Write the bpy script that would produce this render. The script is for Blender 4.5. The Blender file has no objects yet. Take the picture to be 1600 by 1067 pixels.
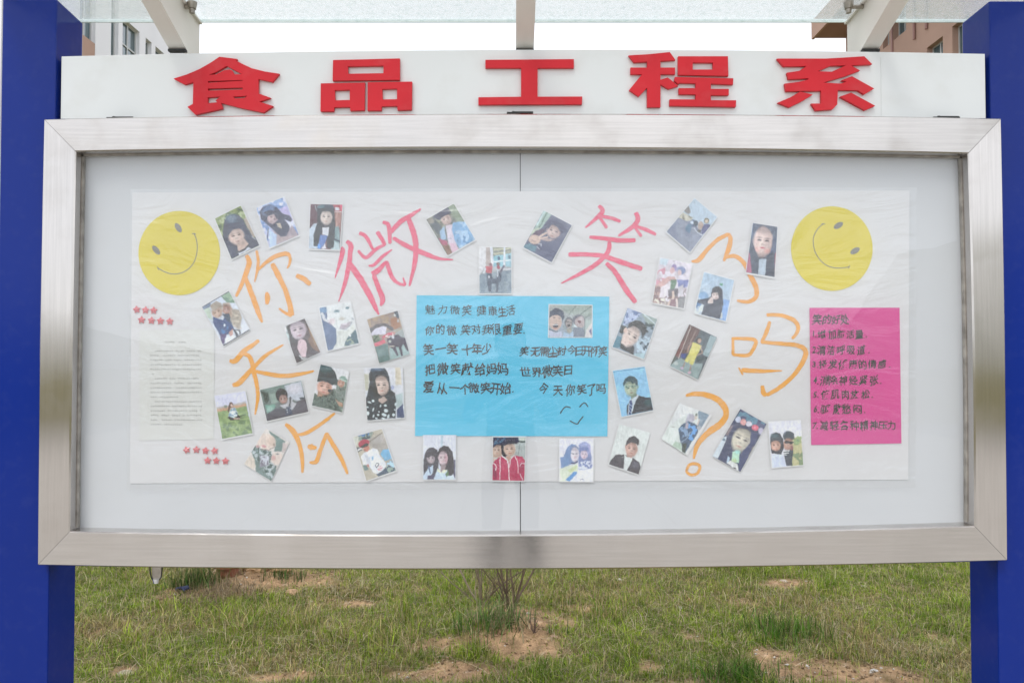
import bpy, bmesh, math, random
import numpy as np
from mathutils import Vector, Matrix
from mathutils.geometry import tessellate_polygon

R = math.radians
SC = bpy.context.scene
COL = SC.collection

# ------------------------------------------------------------------ camera
FPX = 1244.0            # focal length in photo pixels (1600 wide)
PITCH = R(1.4)
CAMD, CAMH = 2.15, 1.5
cam = bpy.data.cameras.new('camera')
cam.sensor_width = 36.0
cam.lens = 36.0 * FPX / 1600.0
cam.clip_start = 0.02
cam.clip_end = 3000.0
camo = bpy.data.objects.new('camera', cam)
COL.objects.link(camo)
camo.location = (0, -CAMD, CAMH)
camo.rotation_euler = (R(90) + PITCH, 0, 0)
SC.camera = camo

# ------------------------------------------------------------------ world, sun, exposure
SUN_EL, SUN_AZ = 52.0, 205.0     # azimuth measured from +y clockwise
w = bpy.data.worlds.new('World')
SC.world = w
w.use_nodes = True
nt = w.node_tree
nt.nodes.clear()
out = nt.nodes.new('ShaderNodeOutputWorld')
bg = nt.nodes.new('ShaderNodeBackground')
sky = nt.nodes.new('ShaderNodeTexSky')
sky.sky_type = 'NISHITA'
sky.sun_disc = False
sky.sun_elevation = R(SUN_EL)
sky.sun_rotation = R(SUN_AZ)
sky.air_density = 1.0
sky.dust_density = 2.0
tc = nt.nodes.new('ShaderNodeTexCoord')
nz = nt.nodes.new('ShaderNodeTexNoise')
nz.inputs['Scale'].default_value = 2.5
nz.inputs['Detail'].default_value = 4
cr = nt.nodes.new('ShaderNodeValToRGB')
cr.color_ramp.elements[0].color = (9.2, 9.8, 10.8, 1)
cr.color_ramp.elements[1].color = (12.2, 12.4, 12.8, 1)
cr.color_ramp.elements[0].position = 0.3
cr.color_ramp.elements[1].position = 0.7
mx = nt.nodes.new('ShaderNodeMix')
mx.data_type = 'RGBA'
mx.inputs['Factor'].default_value = 0.9
nt.links.new(tc.outputs['Generated'], nz.inputs['Vector'])
nt.links.new(nz.outputs['Fac'], cr.inputs['Fac'])
nt.links.new(sky.outputs['Color'], mx.inputs['A'])
nt.links.new(cr.outputs['Color'], mx.inputs['B'])
nt.links.new(mx.outputs['Result'], bg.inputs['Color'])
bg.inputs['Strength'].default_value = 0.12
nt.links.new(bg.outputs[0], out.inputs['Surface'])

sl = bpy.data.lights.new('sun', 'SUN')
sl.energy = 1.2
sl.angle = R(14)
sl.color = (1.0, 0.96, 0.9)
so = bpy.data.objects.new('sun', sl)
COL.objects.link(so)
el, az = R(SUN_EL), R(SUN_AZ)
sd = Vector((math.sin(az) * math.cos(el), math.cos(az) * math.cos(el), math.sin(el)))
so.rotation_euler = sd.to_track_quat('Z', 'Y').to_euler()

SC.view_settings.view_transform = 'Standard'
SC.view_settings.look = 'None'
SC.view_settings.exposure = 0.16
SC.view_settings.gamma = 1.0
SC.view_settings.use_curve_mapping = False
try:
    SC.cycles.max_bounces = 8
    SC.cycles.transparent_max_bounces = 16
    SC.cycles.caustics_refractive = False
except Exception:
    pass

# ------------------------------------------------------------------ helpers
CP, SP = math.cos(PITCH), math.sin(PITCH)

def ray(u, v):
    a, b = (u - 800.0) / FPX, (533.5 - v) / FPX
    return Vector((a, CP - b * SP, SP + b * CP))

CAM = Vector((0, -CAMD, CAMH))

def atY(u, v, Y):
    d = ray(u, v)
    return CAM + d * ((Y + CAMD) / d.y)

def atX(u, v, X):
    d = ray(u, v)
    return CAM + d * (X / d.x)

def atZ(u, v, Z=0.0):
    d = ray(u, v)
    return CAM + d * ((Z - CAMH) / d.z)

def lin(c):
    if isinstance(c, str):
        c = tuple(int(c[i:i + 2], 16) / 255.0 for i in (0, 2, 4))
    return np.array([x / 12.92 if x <= 0.04045 else ((x + 0.055) / 1.055) ** 2.4 for x in c])

def tag(o, label=None, cat=None, group=None, kind=None):
    if label: o['label'] = label
    if cat: o['category'] = cat
    if group: o['group'] = group
    if kind: o['kind'] = kind
    return o

def link(name, me, mat=None, parent=None):
    o = bpy.data.objects.new(name, me)
    COL.objects.link(o)
    if mat is not None and me is not None:
        for m in (mat if isinstance(mat, (list, tuple)) else [mat]):
            me.materials.append(m)
    if parent is not None:
        o.parent = parent
        o.matrix_parent_inverse = Matrix.Translation(-parent.location)
    return o

def empty(name, loc):
    o = bpy.data.objects.new(name, None)
    COL.objects.link(o)
    o.location = loc
    o.empty_display_size = 0.1
    return o

def fast(name, V, F, smooth=False):
    V = np.asarray(V, dtype=np.float32); F = np.asarray(F, dtype=np.int32)
    me = bpy.data.meshes.new(name)
    me.vertices.add(len(V)); me.vertices.foreach_set('co', V.ravel())
    k = F.shape[1]
    me.loops.add(F.size); me.loops.foreach_set('vertex_index', F.ravel())
    me.polygons.add(len(F))
    me.polygons.foreach_set('loop_start', np.arange(0, F.size, k, dtype=np.int32))
    me.polygons.foreach_set('loop_total', np.full(len(F), k, dtype=np.int32))
    if smooth:
        me.polygons.foreach_set('use_smooth', np.ones(len(F), dtype=bool))
    me.update(calc_edges=True)
    return me

def setcol(me, C):
    a = me.color_attributes.new('Col', 'FLOAT_COLOR', 'POINT')
    C = np.asarray(C, dtype=np.float32)
    C4 = np.ones((len(C), 4), dtype=np.float32); C4[:, :3] = C
    a.data.foreach_set('color', C4.ravel())

class MB:
    """collects simple solids"""
    def __init__(s): s.v, s.f = [], []
    def add(s, V, F):
        n = len(s.v); s.v += [tuple(x) for x in V]; s.f += [tuple(i + n for i in f) for f in F]; return s
    def box(s, x0, x1, y0, y1, z0, z1):
        return s.add([(x0,y0,z0),(x1,y0,z0),(x1,y1,z0),(x0,y1,z0),(x0,y0,z1),(x1,y0,z1),(x1,y1,z1),(x0,y1,z1)],
                     [(0,3,2,1),(4,5,6,7),(0,1,5,4),(1,2,6,5),(2,3,7,6),(3,0,4,7)])
    def hexa(s, a, b):   # two quads (4 pts each) joined into a solid
        return s.add(list(a) + list(b), [(0,1,2,3),(7,6,5,4),(0,4,5,1),(1,5,6,2),(2,6,7,3),(3,7,4,0)])
    def tube(s, pts, rad, n=8, cap=True):
        pts = [Vector(p) for p in pts]
        if not isinstance(rad, (list, tuple)): rad = [rad] * len(pts)
        b = len(s.v)
        t0 = (pts[1] - pts[0]).normalized()
        up = Vector((0, 0, 1)) if abs(t0.z) < 0.9 else Vector((1, 0, 0))
        x = t0.cross(up).normalized()
        for i, p in enumerate(pts):
            t = (pts[min(i + 1, len(pts) - 1)] - pts[max(i - 1, 0)]).normalized()
            x = (x - t * x.dot(t)).normalized(); y = t.cross(x)
            for k in range(n):
                a = 2 * math.pi * k / n
                s.v.append(tuple(p + (x * math.cos(a) + y * math.sin(a)) * rad[i]))
        for i in range(len(pts) - 1):
            for k in range(n):
                k2 = (k + 1) % n
                s.f.append((b + i*n + k, b + i*n + k2, b + (i+1)*n + k2, b + (i+1)*n + k))
        if cap:
            s.f.append(tuple(b + k for k in range(n))[::-1])
            s.f.append(tuple(b + (len(pts)-1)*n + k for k in range(n)))
        return s
    def build(s, name, mat, parent=None, bevel=0.0, smooth=False):
        me = bpy.data.meshes.new(name)
        me.from_pydata(s.v, [], s.f); me.update()
        bm = bmesh.new(); bm.from_mesh(me)
        bmesh.ops.recalc_face_normals(bm, faces=bm.faces)
        if bevel > 0:
            es = [e for e in bm.edges if len(e.link_faces) == 2 and e.calc_face_angle(0) > 0.6]
            bmesh.ops.bevel(bm, geom=es, offset=bevel, segments=2, affect='EDGES', profile=0.6)
        bm.to_mesh(me); bm.free()
        if smooth:
            for p in me.polygons: p.use_smooth = True
        return link(name, me, mat, parent)

def prism(outer, holes, Y0, Y1, unproj):
    """extruded outline given in photo pixels: front at depth Y0, back at Y1"""
    loops = [outer] + list(holes)
    P = [[unproj(u, v) for (u, v) in lp] for lp in loops]
    flat = [p for lp in P for p in lp]
    tris = tessellate_polygon([[Vector((p.x, p.z, 0)) for p in lp] for lp in P])
    n = len(flat)
    V = [(p.x, Y0, p.z) for p in flat] + [(p.x, Y1, p.z) for p in flat]
    F = []
    for t in tris: F += [tuple(t), tuple(i + n for i in t[::-1])]
    o = 0
    for lp in P:
        m = len(lp)
        for i in range(m):
            j = (i + 1) % m
            F.append((o + i, o + j, n + o + j, n + o + i))
        o += m
    return MB().add(V, F)

def vnoise(x, y, seed=0):
    """2D value noise on arrays"""
    rs = np.random.RandomState(seed); T = rs.rand(64, 64)
    xi, yi = np.floor(x).astype(int), np.floor(y).astype(int)
    fx, fy = x - xi, y - yi
    fx, fy = fx*fx*(3-2*fx), fy*fy*(3-2*fy)
    g = lambda a, b: T[a % 64, b % 64]
    return (g(xi, yi)*(1-fx) + g(xi+1, yi)*fx)*(1-fy) + (g(xi, yi+1)*(1-fx) + g(xi+1, yi+1)*fx)*fy

def fbm(x, y, seed=0, o=4):
    s, a, t = 0.0, 1.0, 0.0
    for k in range(o):
        s = s + a * vnoise(x * 2**k + 7.3*k, y * 2**k + 3.1*k, seed + k); t += a; a *= 0.5
    return s / t

# ------------------------------------------------------------------ materials
def mat(name, col, rough=0.6, metal=0.0, noise=0.0, nscale=8.0, bump=0.0, bscale=60.0, col2=None, coat=0.0, spec=0.5, stretch=None, attr=False, detail=5, aniso=0.0, coords='Object', trans=0.0, stain=0.0, stain_scale=3.0, stain_col=(0.25, 0.2, 0.15)):
    m = bpy.data.materials.new(name); m.use_nodes = True
    n = m.node_tree; b = n.nodes['Principled BSDF']
    b.inputs['Roughness'].default_value = rough
    b.inputs['Metallic'].default_value = metal
    b.inputs['Specular IOR Level'].default_value = spec
    b.inputs['Coat Weight'].default_value = coat
    b.inputs['Coat Roughness'].default_value = 0.08
    if aniso:
        b.inputs['Anisotropic'].default_value = abs(aniso)
        cv = n.nodes.new('ShaderNodeCombineXYZ')
        cv.inputs['X' if aniso < 0 else 'Z'].default_value = 1.0
        n.links.new(cv.outputs[0], b.inputs['Tangent'])
    tcn = n.nodes.new('ShaderNodeTexCoord')
    mp = n.nodes.new('ShaderNodeMapping')
    if stretch: mp.inputs['Scale'].default_value = stretch
    n.links.new(tcn.outputs[coords], mp.inputs['Vector'])
    src = None
    if attr:
        at = n.nodes.new('ShaderNodeAttribute'); at.attribute_name = 'Col'; src = at.outputs['Color']
        n.links.new(src, b.inputs['Base Color'])
    else:
        b.inputs['Base Color'].default_value = (*col, 1)
    if noise > 0 or col2 is not None:
        t = n.nodes.new('ShaderNodeTexNoise'); t.inputs['Scale'].default_value = nscale; t.inputs['Detail'].default_value = detail
        n.links.new(mp.outputs[0], t.inputs['Vector'])
        if attr:
            mr = n.nodes.new('ShaderNodeMapRange')
            mr.inputs['From Min'].default_value = 0.3; mr.inputs['From Max'].default_value = 0.7
            mr.inputs['To Min'].default_value = 1 - noise; mr.inputs['To Max'].default_value = 1 + noise
            n.links.new(t.outputs['Fac'], mr.inputs['Value'])
            vm = n.nodes.new('ShaderNodeVectorMath'); vm.operation = 'SCALE'
            n.links.new(src, vm.inputs[0]); n.links.new(mr.outputs[0], vm.inputs['Scale'])
            n.links.new(vm.outputs[0], b.inputs['Base Color'])
        else:
            c2 = col2 if col2 is not None else tuple(c * (1 - noise) for c in col)
            r = n.nodes.new('ShaderNodeValToRGB')
            r.color_ramp.elements[0].position = 0.32; r.color_ramp.elements[1].position = 0.68
            r.color_ramp.elements[0].color = (*c2, 1); r.color_ramp.elements[1].color = (*col, 1)
            n.links.new(t.outputs['Fac'], r.inputs['Fac']); n.links.new(r.outputs[0], b.inputs['Base Color'])
    if stain > 0:
        ts = n.nodes.new('ShaderNodeTexNoise'); ts.inputs['Scale'].default_value = stain_scale; ts.inputs['Detail'].default_value = 5; ts.inputs['Roughness'].default_value = 0.55
        n.links.new(tcn.outputs['Object'], ts.inputs['Vector'])
        rs_ = n.nodes.new('ShaderNodeMapRange'); rs_.inputs['From Min'].default_value = 0.52; rs_.inputs['From Max'].default_value = 0.75; rs_.inputs['To Max'].default_value = stain
        n.links.new(ts.outputs['Fac'], rs_.inputs['Value'])
        mxs = n.nodes.new('ShaderNodeMix'); mxs.data_type = 'RGBA'; mxs.inputs['B'].default_value = (*stain_col, 1)
        lk = b.inputs['Base Color'].links
        if lk: n.links.new(lk[0].from_socket, mxs.inputs['A'])
        else: mxs.inputs['A'].default_value = (*col, 1)
        n.links.new(rs_.outputs[0], mxs.inputs['Factor']); n.links.new(mxs.outputs['Result'], b.inputs['Base Color'])
        rr_ = n.nodes.new('ShaderNodeMapRange'); rr_.inputs['From Min'].default_value = 0.45; rr_.inputs['From Max'].default_value = 0.75
        rr_.inputs['To Min'].default_value = rough; rr_.inputs['To Max'].default_value = min(1, rough + 0.5 * stain)
        n.links.new(ts.outputs['Fac'], rr_.inputs['Value']); n.links.new(rr_.outputs[0], b.inputs['Roughness'])
    if bump > 0:
        t2 = n.nodes.new('ShaderNodeTexNoise'); t2.inputs['Scale'].default_value = bscale; t2.inputs['Detail'].default_value = 4
        n.links.new(mp.outputs[0], t2.inputs['Vector'])
        bp = n.nodes.new('ShaderNodeBump'); bp.inputs['Strength'].default_value = 1.0; bp.inputs['Distance'].default_value = bump
        n.links.new(t2.outputs['Fac'], bp.inputs['Height']); n.links.new(bp.outputs[0], b.inputs['Normal'])
    return m

def clear_mat(name, tint, f0=0.07, rough=0.0, bump=0.0, bscale=10.0, haze=0.0, stretch=None, dist=1.0):
    """see-through sheet: fresnel-weighted mirror over a tinted transparency"""
    m = bpy.data.materials.new(name); m.use_nodes = True
    n = m.node_tree; n.nodes.clear()
    o = n.nodes.new('ShaderNodeOutputMaterial')
    tr = n.nodes.new('ShaderNodeBsdfTransparent'); tr.inputs['Color'].default_value = (*tint, 1)
    gl = n.nodes.new('ShaderNodeBsdfGlossy'); gl.inputs['Roughness'].default_value = rough
    gl.inputs['Color'].default_value = (1, 1, 1, 1)
    lw = n.nodes.new('ShaderNodeLayerWeight'); lw.inputs['Blend'].default_value = 0.5
    pw = n.nodes.new('ShaderNodeMath'); pw.operation = 'POWER'; pw.inputs[1].default_value = 5
    mr = n.nodes.new('ShaderNodeMapRange'); mr.inputs['To Min'].default_value = f0; mr.inputs['To Max'].default_value = 0.9
    n.links.new(lw.outputs['Facing'], pw.inputs[0]); n.links.new(pw.outputs[0], mr.inputs['Value'])
    ms = n.nodes.new('ShaderNodeMixShader')
    n.links.new(mr.outputs[0], ms.inputs[0])
    base = tr.outputs[0]
    if haze > 0:
        df = n.nodes.new('ShaderNodeBsdfTranslucent'); df.inputs['Color'].default_value = (0.9, 0.92, 0.92, 1)
        mh = n.nodes.new('ShaderNodeMixShader'); mh.inputs[0].default_value = haze
        n.links.new(tr.outputs[0], mh.inputs[1]); n.links.new(df.outputs[0], mh.inputs[2]); base = mh.outputs[0]
    n.links.new(base, ms.inputs[1]); n.links.new(gl.outputs[0], ms.inputs[2])
    if bump > 0:
        tcn = n.nodes.new('ShaderNodeTexCoord'); mp = n.nodes.new('ShaderNodeMapping')
        if stretch: mp.inputs['Scale'].default_value = stretch
        t = n.nodes.new('ShaderNodeTexNoise'); t.inputs['Scale'].default_value = bscale; t.inputs['Detail'].default_value = 6
        t.inputs['Distortion'].default_value = dist
        n.links.new(tcn.outputs['Object'], mp.inputs['Vector']); n.links.new(mp.outputs[0], t.inputs['Vector'])
        bp = n.nodes.new('ShaderNodeBump'); bp.inputs['Distance'].default_value = bump
        n.links.new(t.outputs['Fac'], bp.inputs['Height']); n.links.new(bp.outputs[0], gl.inputs['Normal'])
    n.links.new(ms.outputs[0], o.inputs['Surface'])
    return m

M = {}
M['steel_h'] = mat('brushed_steel_horizontal', (0.62, 0.585, 0.555), 0.165, 1.0, 0.10, 3.0, 0.00002, 40, stretch=(1.5, 1, 60), detail=8, aniso=0.92, stain=0.28, stain_scale=5, stain_col=(0.36, 0.31, 0.26))
M['steel_v'] = mat('brushed_steel_vertical', (0.62, 0.585, 0.555), 0.165, 1.0, 0.10, 3.0, 0.00002, 40, stretch=(60, 1, 1.5), detail=8, aniso=-0.92, stain=0.28, stain_scale=5, stain_col=(0.36, 0.31, 0.26))
M['lip'] = mat('steel_lip', (0.62, 0.60, 0.57), 0.4, 1.0, 0.2, 20)
M['grime'] = mat('grimy_seal', (0.42, 0.39, 0.35), 0.8, 0, 0.5, 30)
M['blue'] = mat('blue_enamel', (0.002, 0.021, 0.215), 0.18, 0, 0.12, 0.8, 0.00004, 30, spec=0.24, stain=0.03, stain_scale=30, stain_col=(0.2, 0.22, 0.3))
M['white'] = mat('white_enamel', (0.74, 0.76, 0.755), 0.35, 0, 0.03, 3.0, coat=0.2, stain=0.22, stain_scale=6, stain_col=(0.45, 0.42, 0.36))
M['arm'] = mat('cream_arm_paint', (0.76, 0.73, 0.67), 0.5, 0, 0.08, 5.0)
M['red'] = mat('red_letter_acrylic', (0.66, 0.018, 0.030), 0.45, 0, 0.12, 8.0, spec=0.3, stain=0.18, stain_scale=14, stain_col=(0.62, 0.2, 0.2))
M['dark'] = mat('dark_rubber', (0.03, 0.03, 0.03), 0.7, 0, 0.3, 30)
M['board'] = mat('grey_white_board', (0.575, 0.585, 0.605), 0.55, 0, 0.03, 4.0, 0.0002, 300, stain=0.12, stain_scale=4, stain_col=(0.40, 0.39, 0.36))
M['metal'] = mat('worn_metal', (0.42, 0.38, 0.33), 0.35, 1.0, 0.4, 40)
M['glass'] = clear_mat('case_glass', (0.985, 0.99, 0.99), 0.028)
M['film'] = clear_mat('wrinkled_film', (0.995, 0.995, 0.995), 0.05, 0.27, 0.008, 3.2, haze=0.0, stretch=(1, 1, 2.2), dist=2.5)
# ------------------------------------------------------------------ ground, paving, hills
rng = np.random.RandomState(5)
PATCH = []   # bare soil ellipses: centre and radii on the ground, from where they lie in the view
def patch(u, v, ru, rv, s=1.0):
    c = atZ(u, v); e = atZ(u + ru, v); a = atZ(u, v - rv); b = atZ(u, v + rv)
    PATCH.append((c.x, c.y, abs(e.x - c.x), abs(a.y - b.y) / 2, s))
for p in [(810,985,85,34,1.2),(690,1010,60,14,.7),(410,905,95,22,1.1),(300,930,60,9,.8),(815,1000,75,28,1.1),(700,1050,90,18,0.9),(1290,1050,140,22,1.1),(1200,1022,40,14,0.9),(1225,913,40,7,0.9),(1155,940,30,6,.6),
          (380,905,85,18,1.0),(330,935,80,10,.7),(196,1048,22,8,1.0),(440,1060,60,8,.6),(1465,992,18,8,.8),(1015,1042,20,9,.8),(150,990,14,6,.5),(560,945,40,6,.45),
          (930,950,60,6,.45),(480,915,50,8,.5),(1090,990,22,8,.5),(255,940,50,7,.6),(640,925,40,7,.5),(1075,1066,70,9,.6),(760,955,30,8,.8)]:
    patch(*p)

def soilness(x, y):
    s = np.zeros_like(x)
    for (cx, cy, rx, ry, k) in PATCH:
        d = np.sqrt(((x - cx) / rx) ** 2 + ((y - cy) / ry) ** 2)
        s = np.maximum(s, k * np.clip(1.5 - d, 0, 1))
    n = fbm(x * 2.6, y * 2.6, 11)
    n2 = fbm(x * 9, y * 9, 21)
    return np.clip(s * (0.75 + 0.8 * n2) + (n - 0.56) * 1.1 + (n2 - 0.5) * 0.9, 0, 1)

MOUNDS = []
for (u, v, ru, h) in [(395,903,75,.075),(800,985,70,.06),(330,925,70,.035),(1290,1060,90,.02),(735,1000,50,.03)]:
    c = atZ(u, v); e = atZ(u + ru, v); MOUNDS.append((c.x, c.y, abs(e.x - c.x), h))
def height(x, y):
    z = (fbm(x * 0.9, y * 0.9, 3) - 0.5) * 0.05 + (fbm(x * 7, y * 7, 33) - 0.5) * 0.014
    for (cx, cy, r, h) in MOUNDS:
        z = z + h * np.exp(-(((x - cx) / r) ** 2 + ((y - cy) / (r * 0.9)) ** 2)) * (0.8 + 0.4 * fbm(x * 12, y * 12, 8))
    s = soilness(x, y)
    z = z + s * (fbm(x * 30, y * 30, 44) - 0.5) * 0.03
    near = np.clip((y + 0.5) / 0.6, 0, 1)        # flat under the paving
    far = np.clip((60 - np.hypot(x, y)) / 30, 0, 1)
    return z * near * far - 0.02 * (1 - near)

def axis(dense0, dense1, step, lim):
    a = list(np.arange(dense0, dense1, step))
    g = step
    lo, hi = a[0], a[-1]
    L, H = [], []
    while lo > -lim: g *= 1.35; lo -= g; L.append(lo)
    g = step
    while hi < lim: g *= 1.35; hi += g; H.append(hi)
    return np.array(L[::-1] + a + H)
gx = axis(-4.2, 4.2, 0.022, 900.0); gy = axis(1.0, 5.2, 0.022, 900.0)
X, Y = np.meshgrid(gx, gy); Z = height(X, Y)
nxg, nyg = len(gx), len(gy)
V = np.stack([X.ravel(), Y.ravel(), Z.ravel()], 1)
ii = (np.arange(nyg - 1)[:, None] * nxg + np.arange(nxg - 1)[None, :]).ravel()
F = np.stack([ii, ii + 1, ii + 1 + nxg, ii + nxg], 1)
me = fast('ground', V, F, True)
S = soilness(X, Y).ravel()
n1 = fbm(X * 14, Y * 14, 61).ravel(); n2 = fbm(X * 3, Y * 3, 67).ravel(); n3 = vnoise(X * 60, Y * 60, 71).ravel()
soil = np.array([0.38, 0.245, 0.14])[None] * (0.40 + 1.0 * n1[:, None]) * (0.75 + 0.5 * n3[:, None]) + (n3[:, None] > 0.90) * 0.10
thatch = np.array([0.16, 0.14, 0.065])[None] * (0.6 + 0.8 * n1[:, None]); thatch[:, 1] *= (0.9 + 0.3 * n2)
C = thatch * (1 - S[:, None]) + soil * S[:, None]
setcol(me, C)
M['soil'] = mat('soil_and_thatch', (0, 0, 0), 0.95, 0, 0.25, 90, 0.006, 120, attr=True, spec=0.1)
tag(link('ground', me, M['soil']), kind='structure')

M['paving'] = mat('pale_paving', (0.50, 0.47, 0.43), 0.85, 0, 0.15, 1.2, 0.0006, 90)
pv = empty('pavement', (0, -8, 0)); tag(pv, kind='structure')
slab = MB().box(-0.495, 0.495, -0.495, 0.495, -0.05, 0.012).build('paving_slab', M['paving'], pv, bevel=0.006)
first = True
MB().box(-12, 12, -17, -0.62, -0.06, -0.006).build('mortar_bed', mat('mortar', (0.25, 0.24, 0.22), 0.95, 0, 0.2, 20), pv)
for i in range(17):
    for j in range(16):
        o = slab if first else slab.copy()
        if not first: COL.objects.link(o); o.parent = pv
        first = False
        o.matrix_parent_inverse = Matrix.Identity(4)
        o.location = (-8.0 + i, 6.85 - j + 0.0, random.Random(i * 31 + j).uniform(-.001, .001))
kb = MB().box(-12, 12, -0.62, -0.48, -0.1, 0.09).build('kerb', mat('kerb_stone', (0.42, 0.41, 0.39), 0.85, 0, 0.2, 12), pv, bevel=0.01)

# hills and trees behind the viewer (seen mirrored in the glass): profile in mirrored view
def hill(prof, D, name, m):
    Vv, Ff = [], []
    nu = 160
    us = np.linspace(-1500, 3100, nu)
    pu = [p[0] for p in prof]; pvv = [p[1] for p in prof]
    top = np.interp(us, pu, pvv) 
    jag = (fbm(us / 60.0, us * 0 + 3, 5) - 0.5) * 16
    rows = 12
    for r_ in range(rows + 1):
        t = r_ / rows
        for k, u in enumerate(us):
            x = (u - 800) / FPX * D
            el_ = max(0.2, (563 - top[k] - jag[k]) / FPX * D + 1.5)
            z = el_ * math.sin(t * math.pi / 2)
            Vv.append((x, -(D - 2.0) - t * el_ * 1.6 + 6 * (vnoise(np.array([k * .4]), np.array([t * 3.])) [0] - .5), z - 0.3))
    for r_ in range(rows):
        for k in range(nu - 1):
            a = r_ * nu + k
            Ff.append((a, a + 1, a + 1 + nu, a + nu))
    me = fast(name, Vv, Ff, False)
    return tag(link(name, me, m), kind='structure')
M['hill'] = mat('scrub_hillside', (0.36, 0.36, 0.31), 0.95, 0, 0, 0.12, 0.5, 0.3, col2=(0.44, 0.43, 0.38), spec=0.05)
hill([(-1500, 470), (0, 490), (150, 520), (330, 550), (500, 556), (900, 552), (1200, 540), (1330, 515), (1420, 475), (1500, 402), (1600, 340), (2000, 250), (3100, 240)], 150, 'hills', M['hill'])

# ------------------------------------------------------------------ grass
def blades(N, x0, x1, y0, y1, hmin, hmax, wid, seed, dens=None, cols=None, lean=0.75, px=None):
    rs = np.random.RandomState(seed)
    if px is None:
        x = rs.uniform(x0, x1, N); y = rs.uniform(y0, y1, N)
    else:
        x, y = px; N = len(x)
    if dens is not None:
        keep = rs.rand(N) < dens(x, y); x, y = x[keep], y[keep]; N = len(x)
    s = soilness(x, y)
    z = height(x, y) - 0.003
    tuft = fbm(x * 3.3, y * 3.3, 91); tuft2 = fbm(x * 11, y * 11, 95)
    h = rs.uniform(hmin, hmax, N) * (0.45 + 1.1 * tuft) * (1 - 0.35 * s)
    a = rs.uniform(0, 2 * math.pi, N); b = a + rs.uniform(-0.7, 0.7, N)
    ln = rs.uniform(0.05, 1.0, N) ** 1.3 * lean * 2
    wd = wid * rs.uniform(0.6, 1.3, N)
    sx, sy = np.cos(a + 1.57), np.sin(a + 1.57)
    dx, dy = np.cos(b), np.sin(b)
    V = np.zeros((N, 5, 3), dtype=np.float32)
    m_ = 0.5
    for k, (t, ww) in enumerate([(0, 1), (0, -1), (m_, .8), (m_, -.8), (1, 0)]):
        hor = h * ln * t * t; ver = h * t * np.sqrt(np.clip(1 - (ln * t * 0.6) ** 2, 0.1, 1))
        V[:, k, 0] = x + dx * hor + sx * wd * ww / 2
        V[:, k, 1] = y + dy * hor + sy * wd * ww / 2
        V[:, k, 2] = z + ver
    base = (np.arange(N) * 5)[:, None]
    F = np.concatenate([base + np.array([0, 1, 3]), base + np.array([0, 3, 2]), base + np.array([2, 3, 4])], 1).reshape(-1, 3)
    g1 = np.array([0.115, 0.205, 0.014]); g2 = np.array([0.38, 0.49, 0.05]); dry = np.array([0.50, 0.40, 0.18])
    if cols: g1, g2, dry = [np.array(c) for c in cols]
    mixv = np.clip(rs.rand(N) ** 1.5 * 0.9 + (tuft2 - 0.5) * 1.4, 0, 1)[:, None]
    c = g1 * (1 - mixv) + g2 * mixv
    dp = 0.14 + 0.85 * np.clip(fbm(x * 1.7, y * 1.7, 77) - 0.42, 0, 1) * 2 + 0.3 * s
    isdry = (rs.rand(N) < dp)[:, None]
    dc = dry * rs.uniform(0.45, 1.1, (N, 1))
    c = np.where(isdry, dc, c) * rs.uniform(0.45, 1.35, (N, 1))
    Cc = np.repeat(c[:, None, :], 5, 1) 
    Cc[:, 4] = Cc[:, 4] * 1.05 + np.array([0.03, 0.02, 0.0])
    return V.reshape(-1, 3), F, Cc.reshape(-1, 3)

def grassmat():
    m = bpy.data.materials.new('grass_blade'); m.use_nodes = True
    n = m.node_tree; b = n.nodes['Principled BSDF']; o = n.nodes['Material Output']
    at = n.nodes.new('ShaderNodeAttribute'); at.attribute_name = 'Col'
    n.links.new(at.outputs['Color'], b.inputs['Base Color'])
    b.inputs['Roughness'].default_value = 0.55; b.inputs['Specular IOR Level'].default_value = 0.3
    tl = n.nodes.new('ShaderNodeBsdfTranslucent'); n.links.new(at.outputs['Color'], tl.inputs['Color'])
    mxs = n.nodes.new('ShaderNodeMixShader'); mxs.inputs[0].default_value = 0.3
    n.links.new(b.outputs[0], mxs.inputs[1]); n.links.new(tl.outputs[0], mxs.inputs[2]); n.links.new(mxs.outputs[0], o.inputs['Surface'])
    return m
M['grass'] = grassmat()
def cover(x, y):
    return np.clip(1.15 - 1.35 * soilness(x, y), 0.05, 1) * np.clip(0.35 + 1.1 * fbm(x * 5, y * 5, 55), 0.2, 1)
parts = [blades(38000, -3.4, 3.4, 1.3, 4.2, 0.035, 0.10, 0.0030, 12, cover, lean=2.2, cols=[(0.42,0.35,0.2),(0.55,0.47,0.3),(0.6,0.52,0.36)]),
         blades(300000, -3.4, 3.4, 1.3, 4.2, 0.016, 0.052, 0.0042, 1, cover),
         blades(46000, -3.4, 3.4, 1.3, 4.2, 0.06, 0.12, 0.0042, 2, lambda x, y: cover(x, y) * np.clip((fbm(x * 3, y * 3, 91) - 0.5) * 6, 0, 1)),
         blades(60000, -9, 9, 4.2, 10, 0.04, 0.10, 0.006, 3, cover),
         blades(15000, -9, -3.4, 0.2, 4.2, 0.04, 0.09, 0.006, 4, cover), blades(15000, 3.4, 9, 0.2, 4.2, 0.04, 0.09, 0.006, 6, cover),
         blades(18000, -3.4, 3.4, 0.0, 1.3, 0.03, 0.08, 0.005, 7, cover)]
off = 0; VV, FF, CC = [], [], []
for v_, f_, c_ in parts:
    VV.append(v_); FF.append(f_ + off); CC.append(c_); off += len(v_)
me = fast('grass', np.concatenate(VV), np.concatenate(FF)); setcol(me, np.concatenate(CC))
tag(link('grass', me, M['grass']), 'patchy short spring grass growing on the bare soil behind the notice board', 'grass', kind='stuff')

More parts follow.
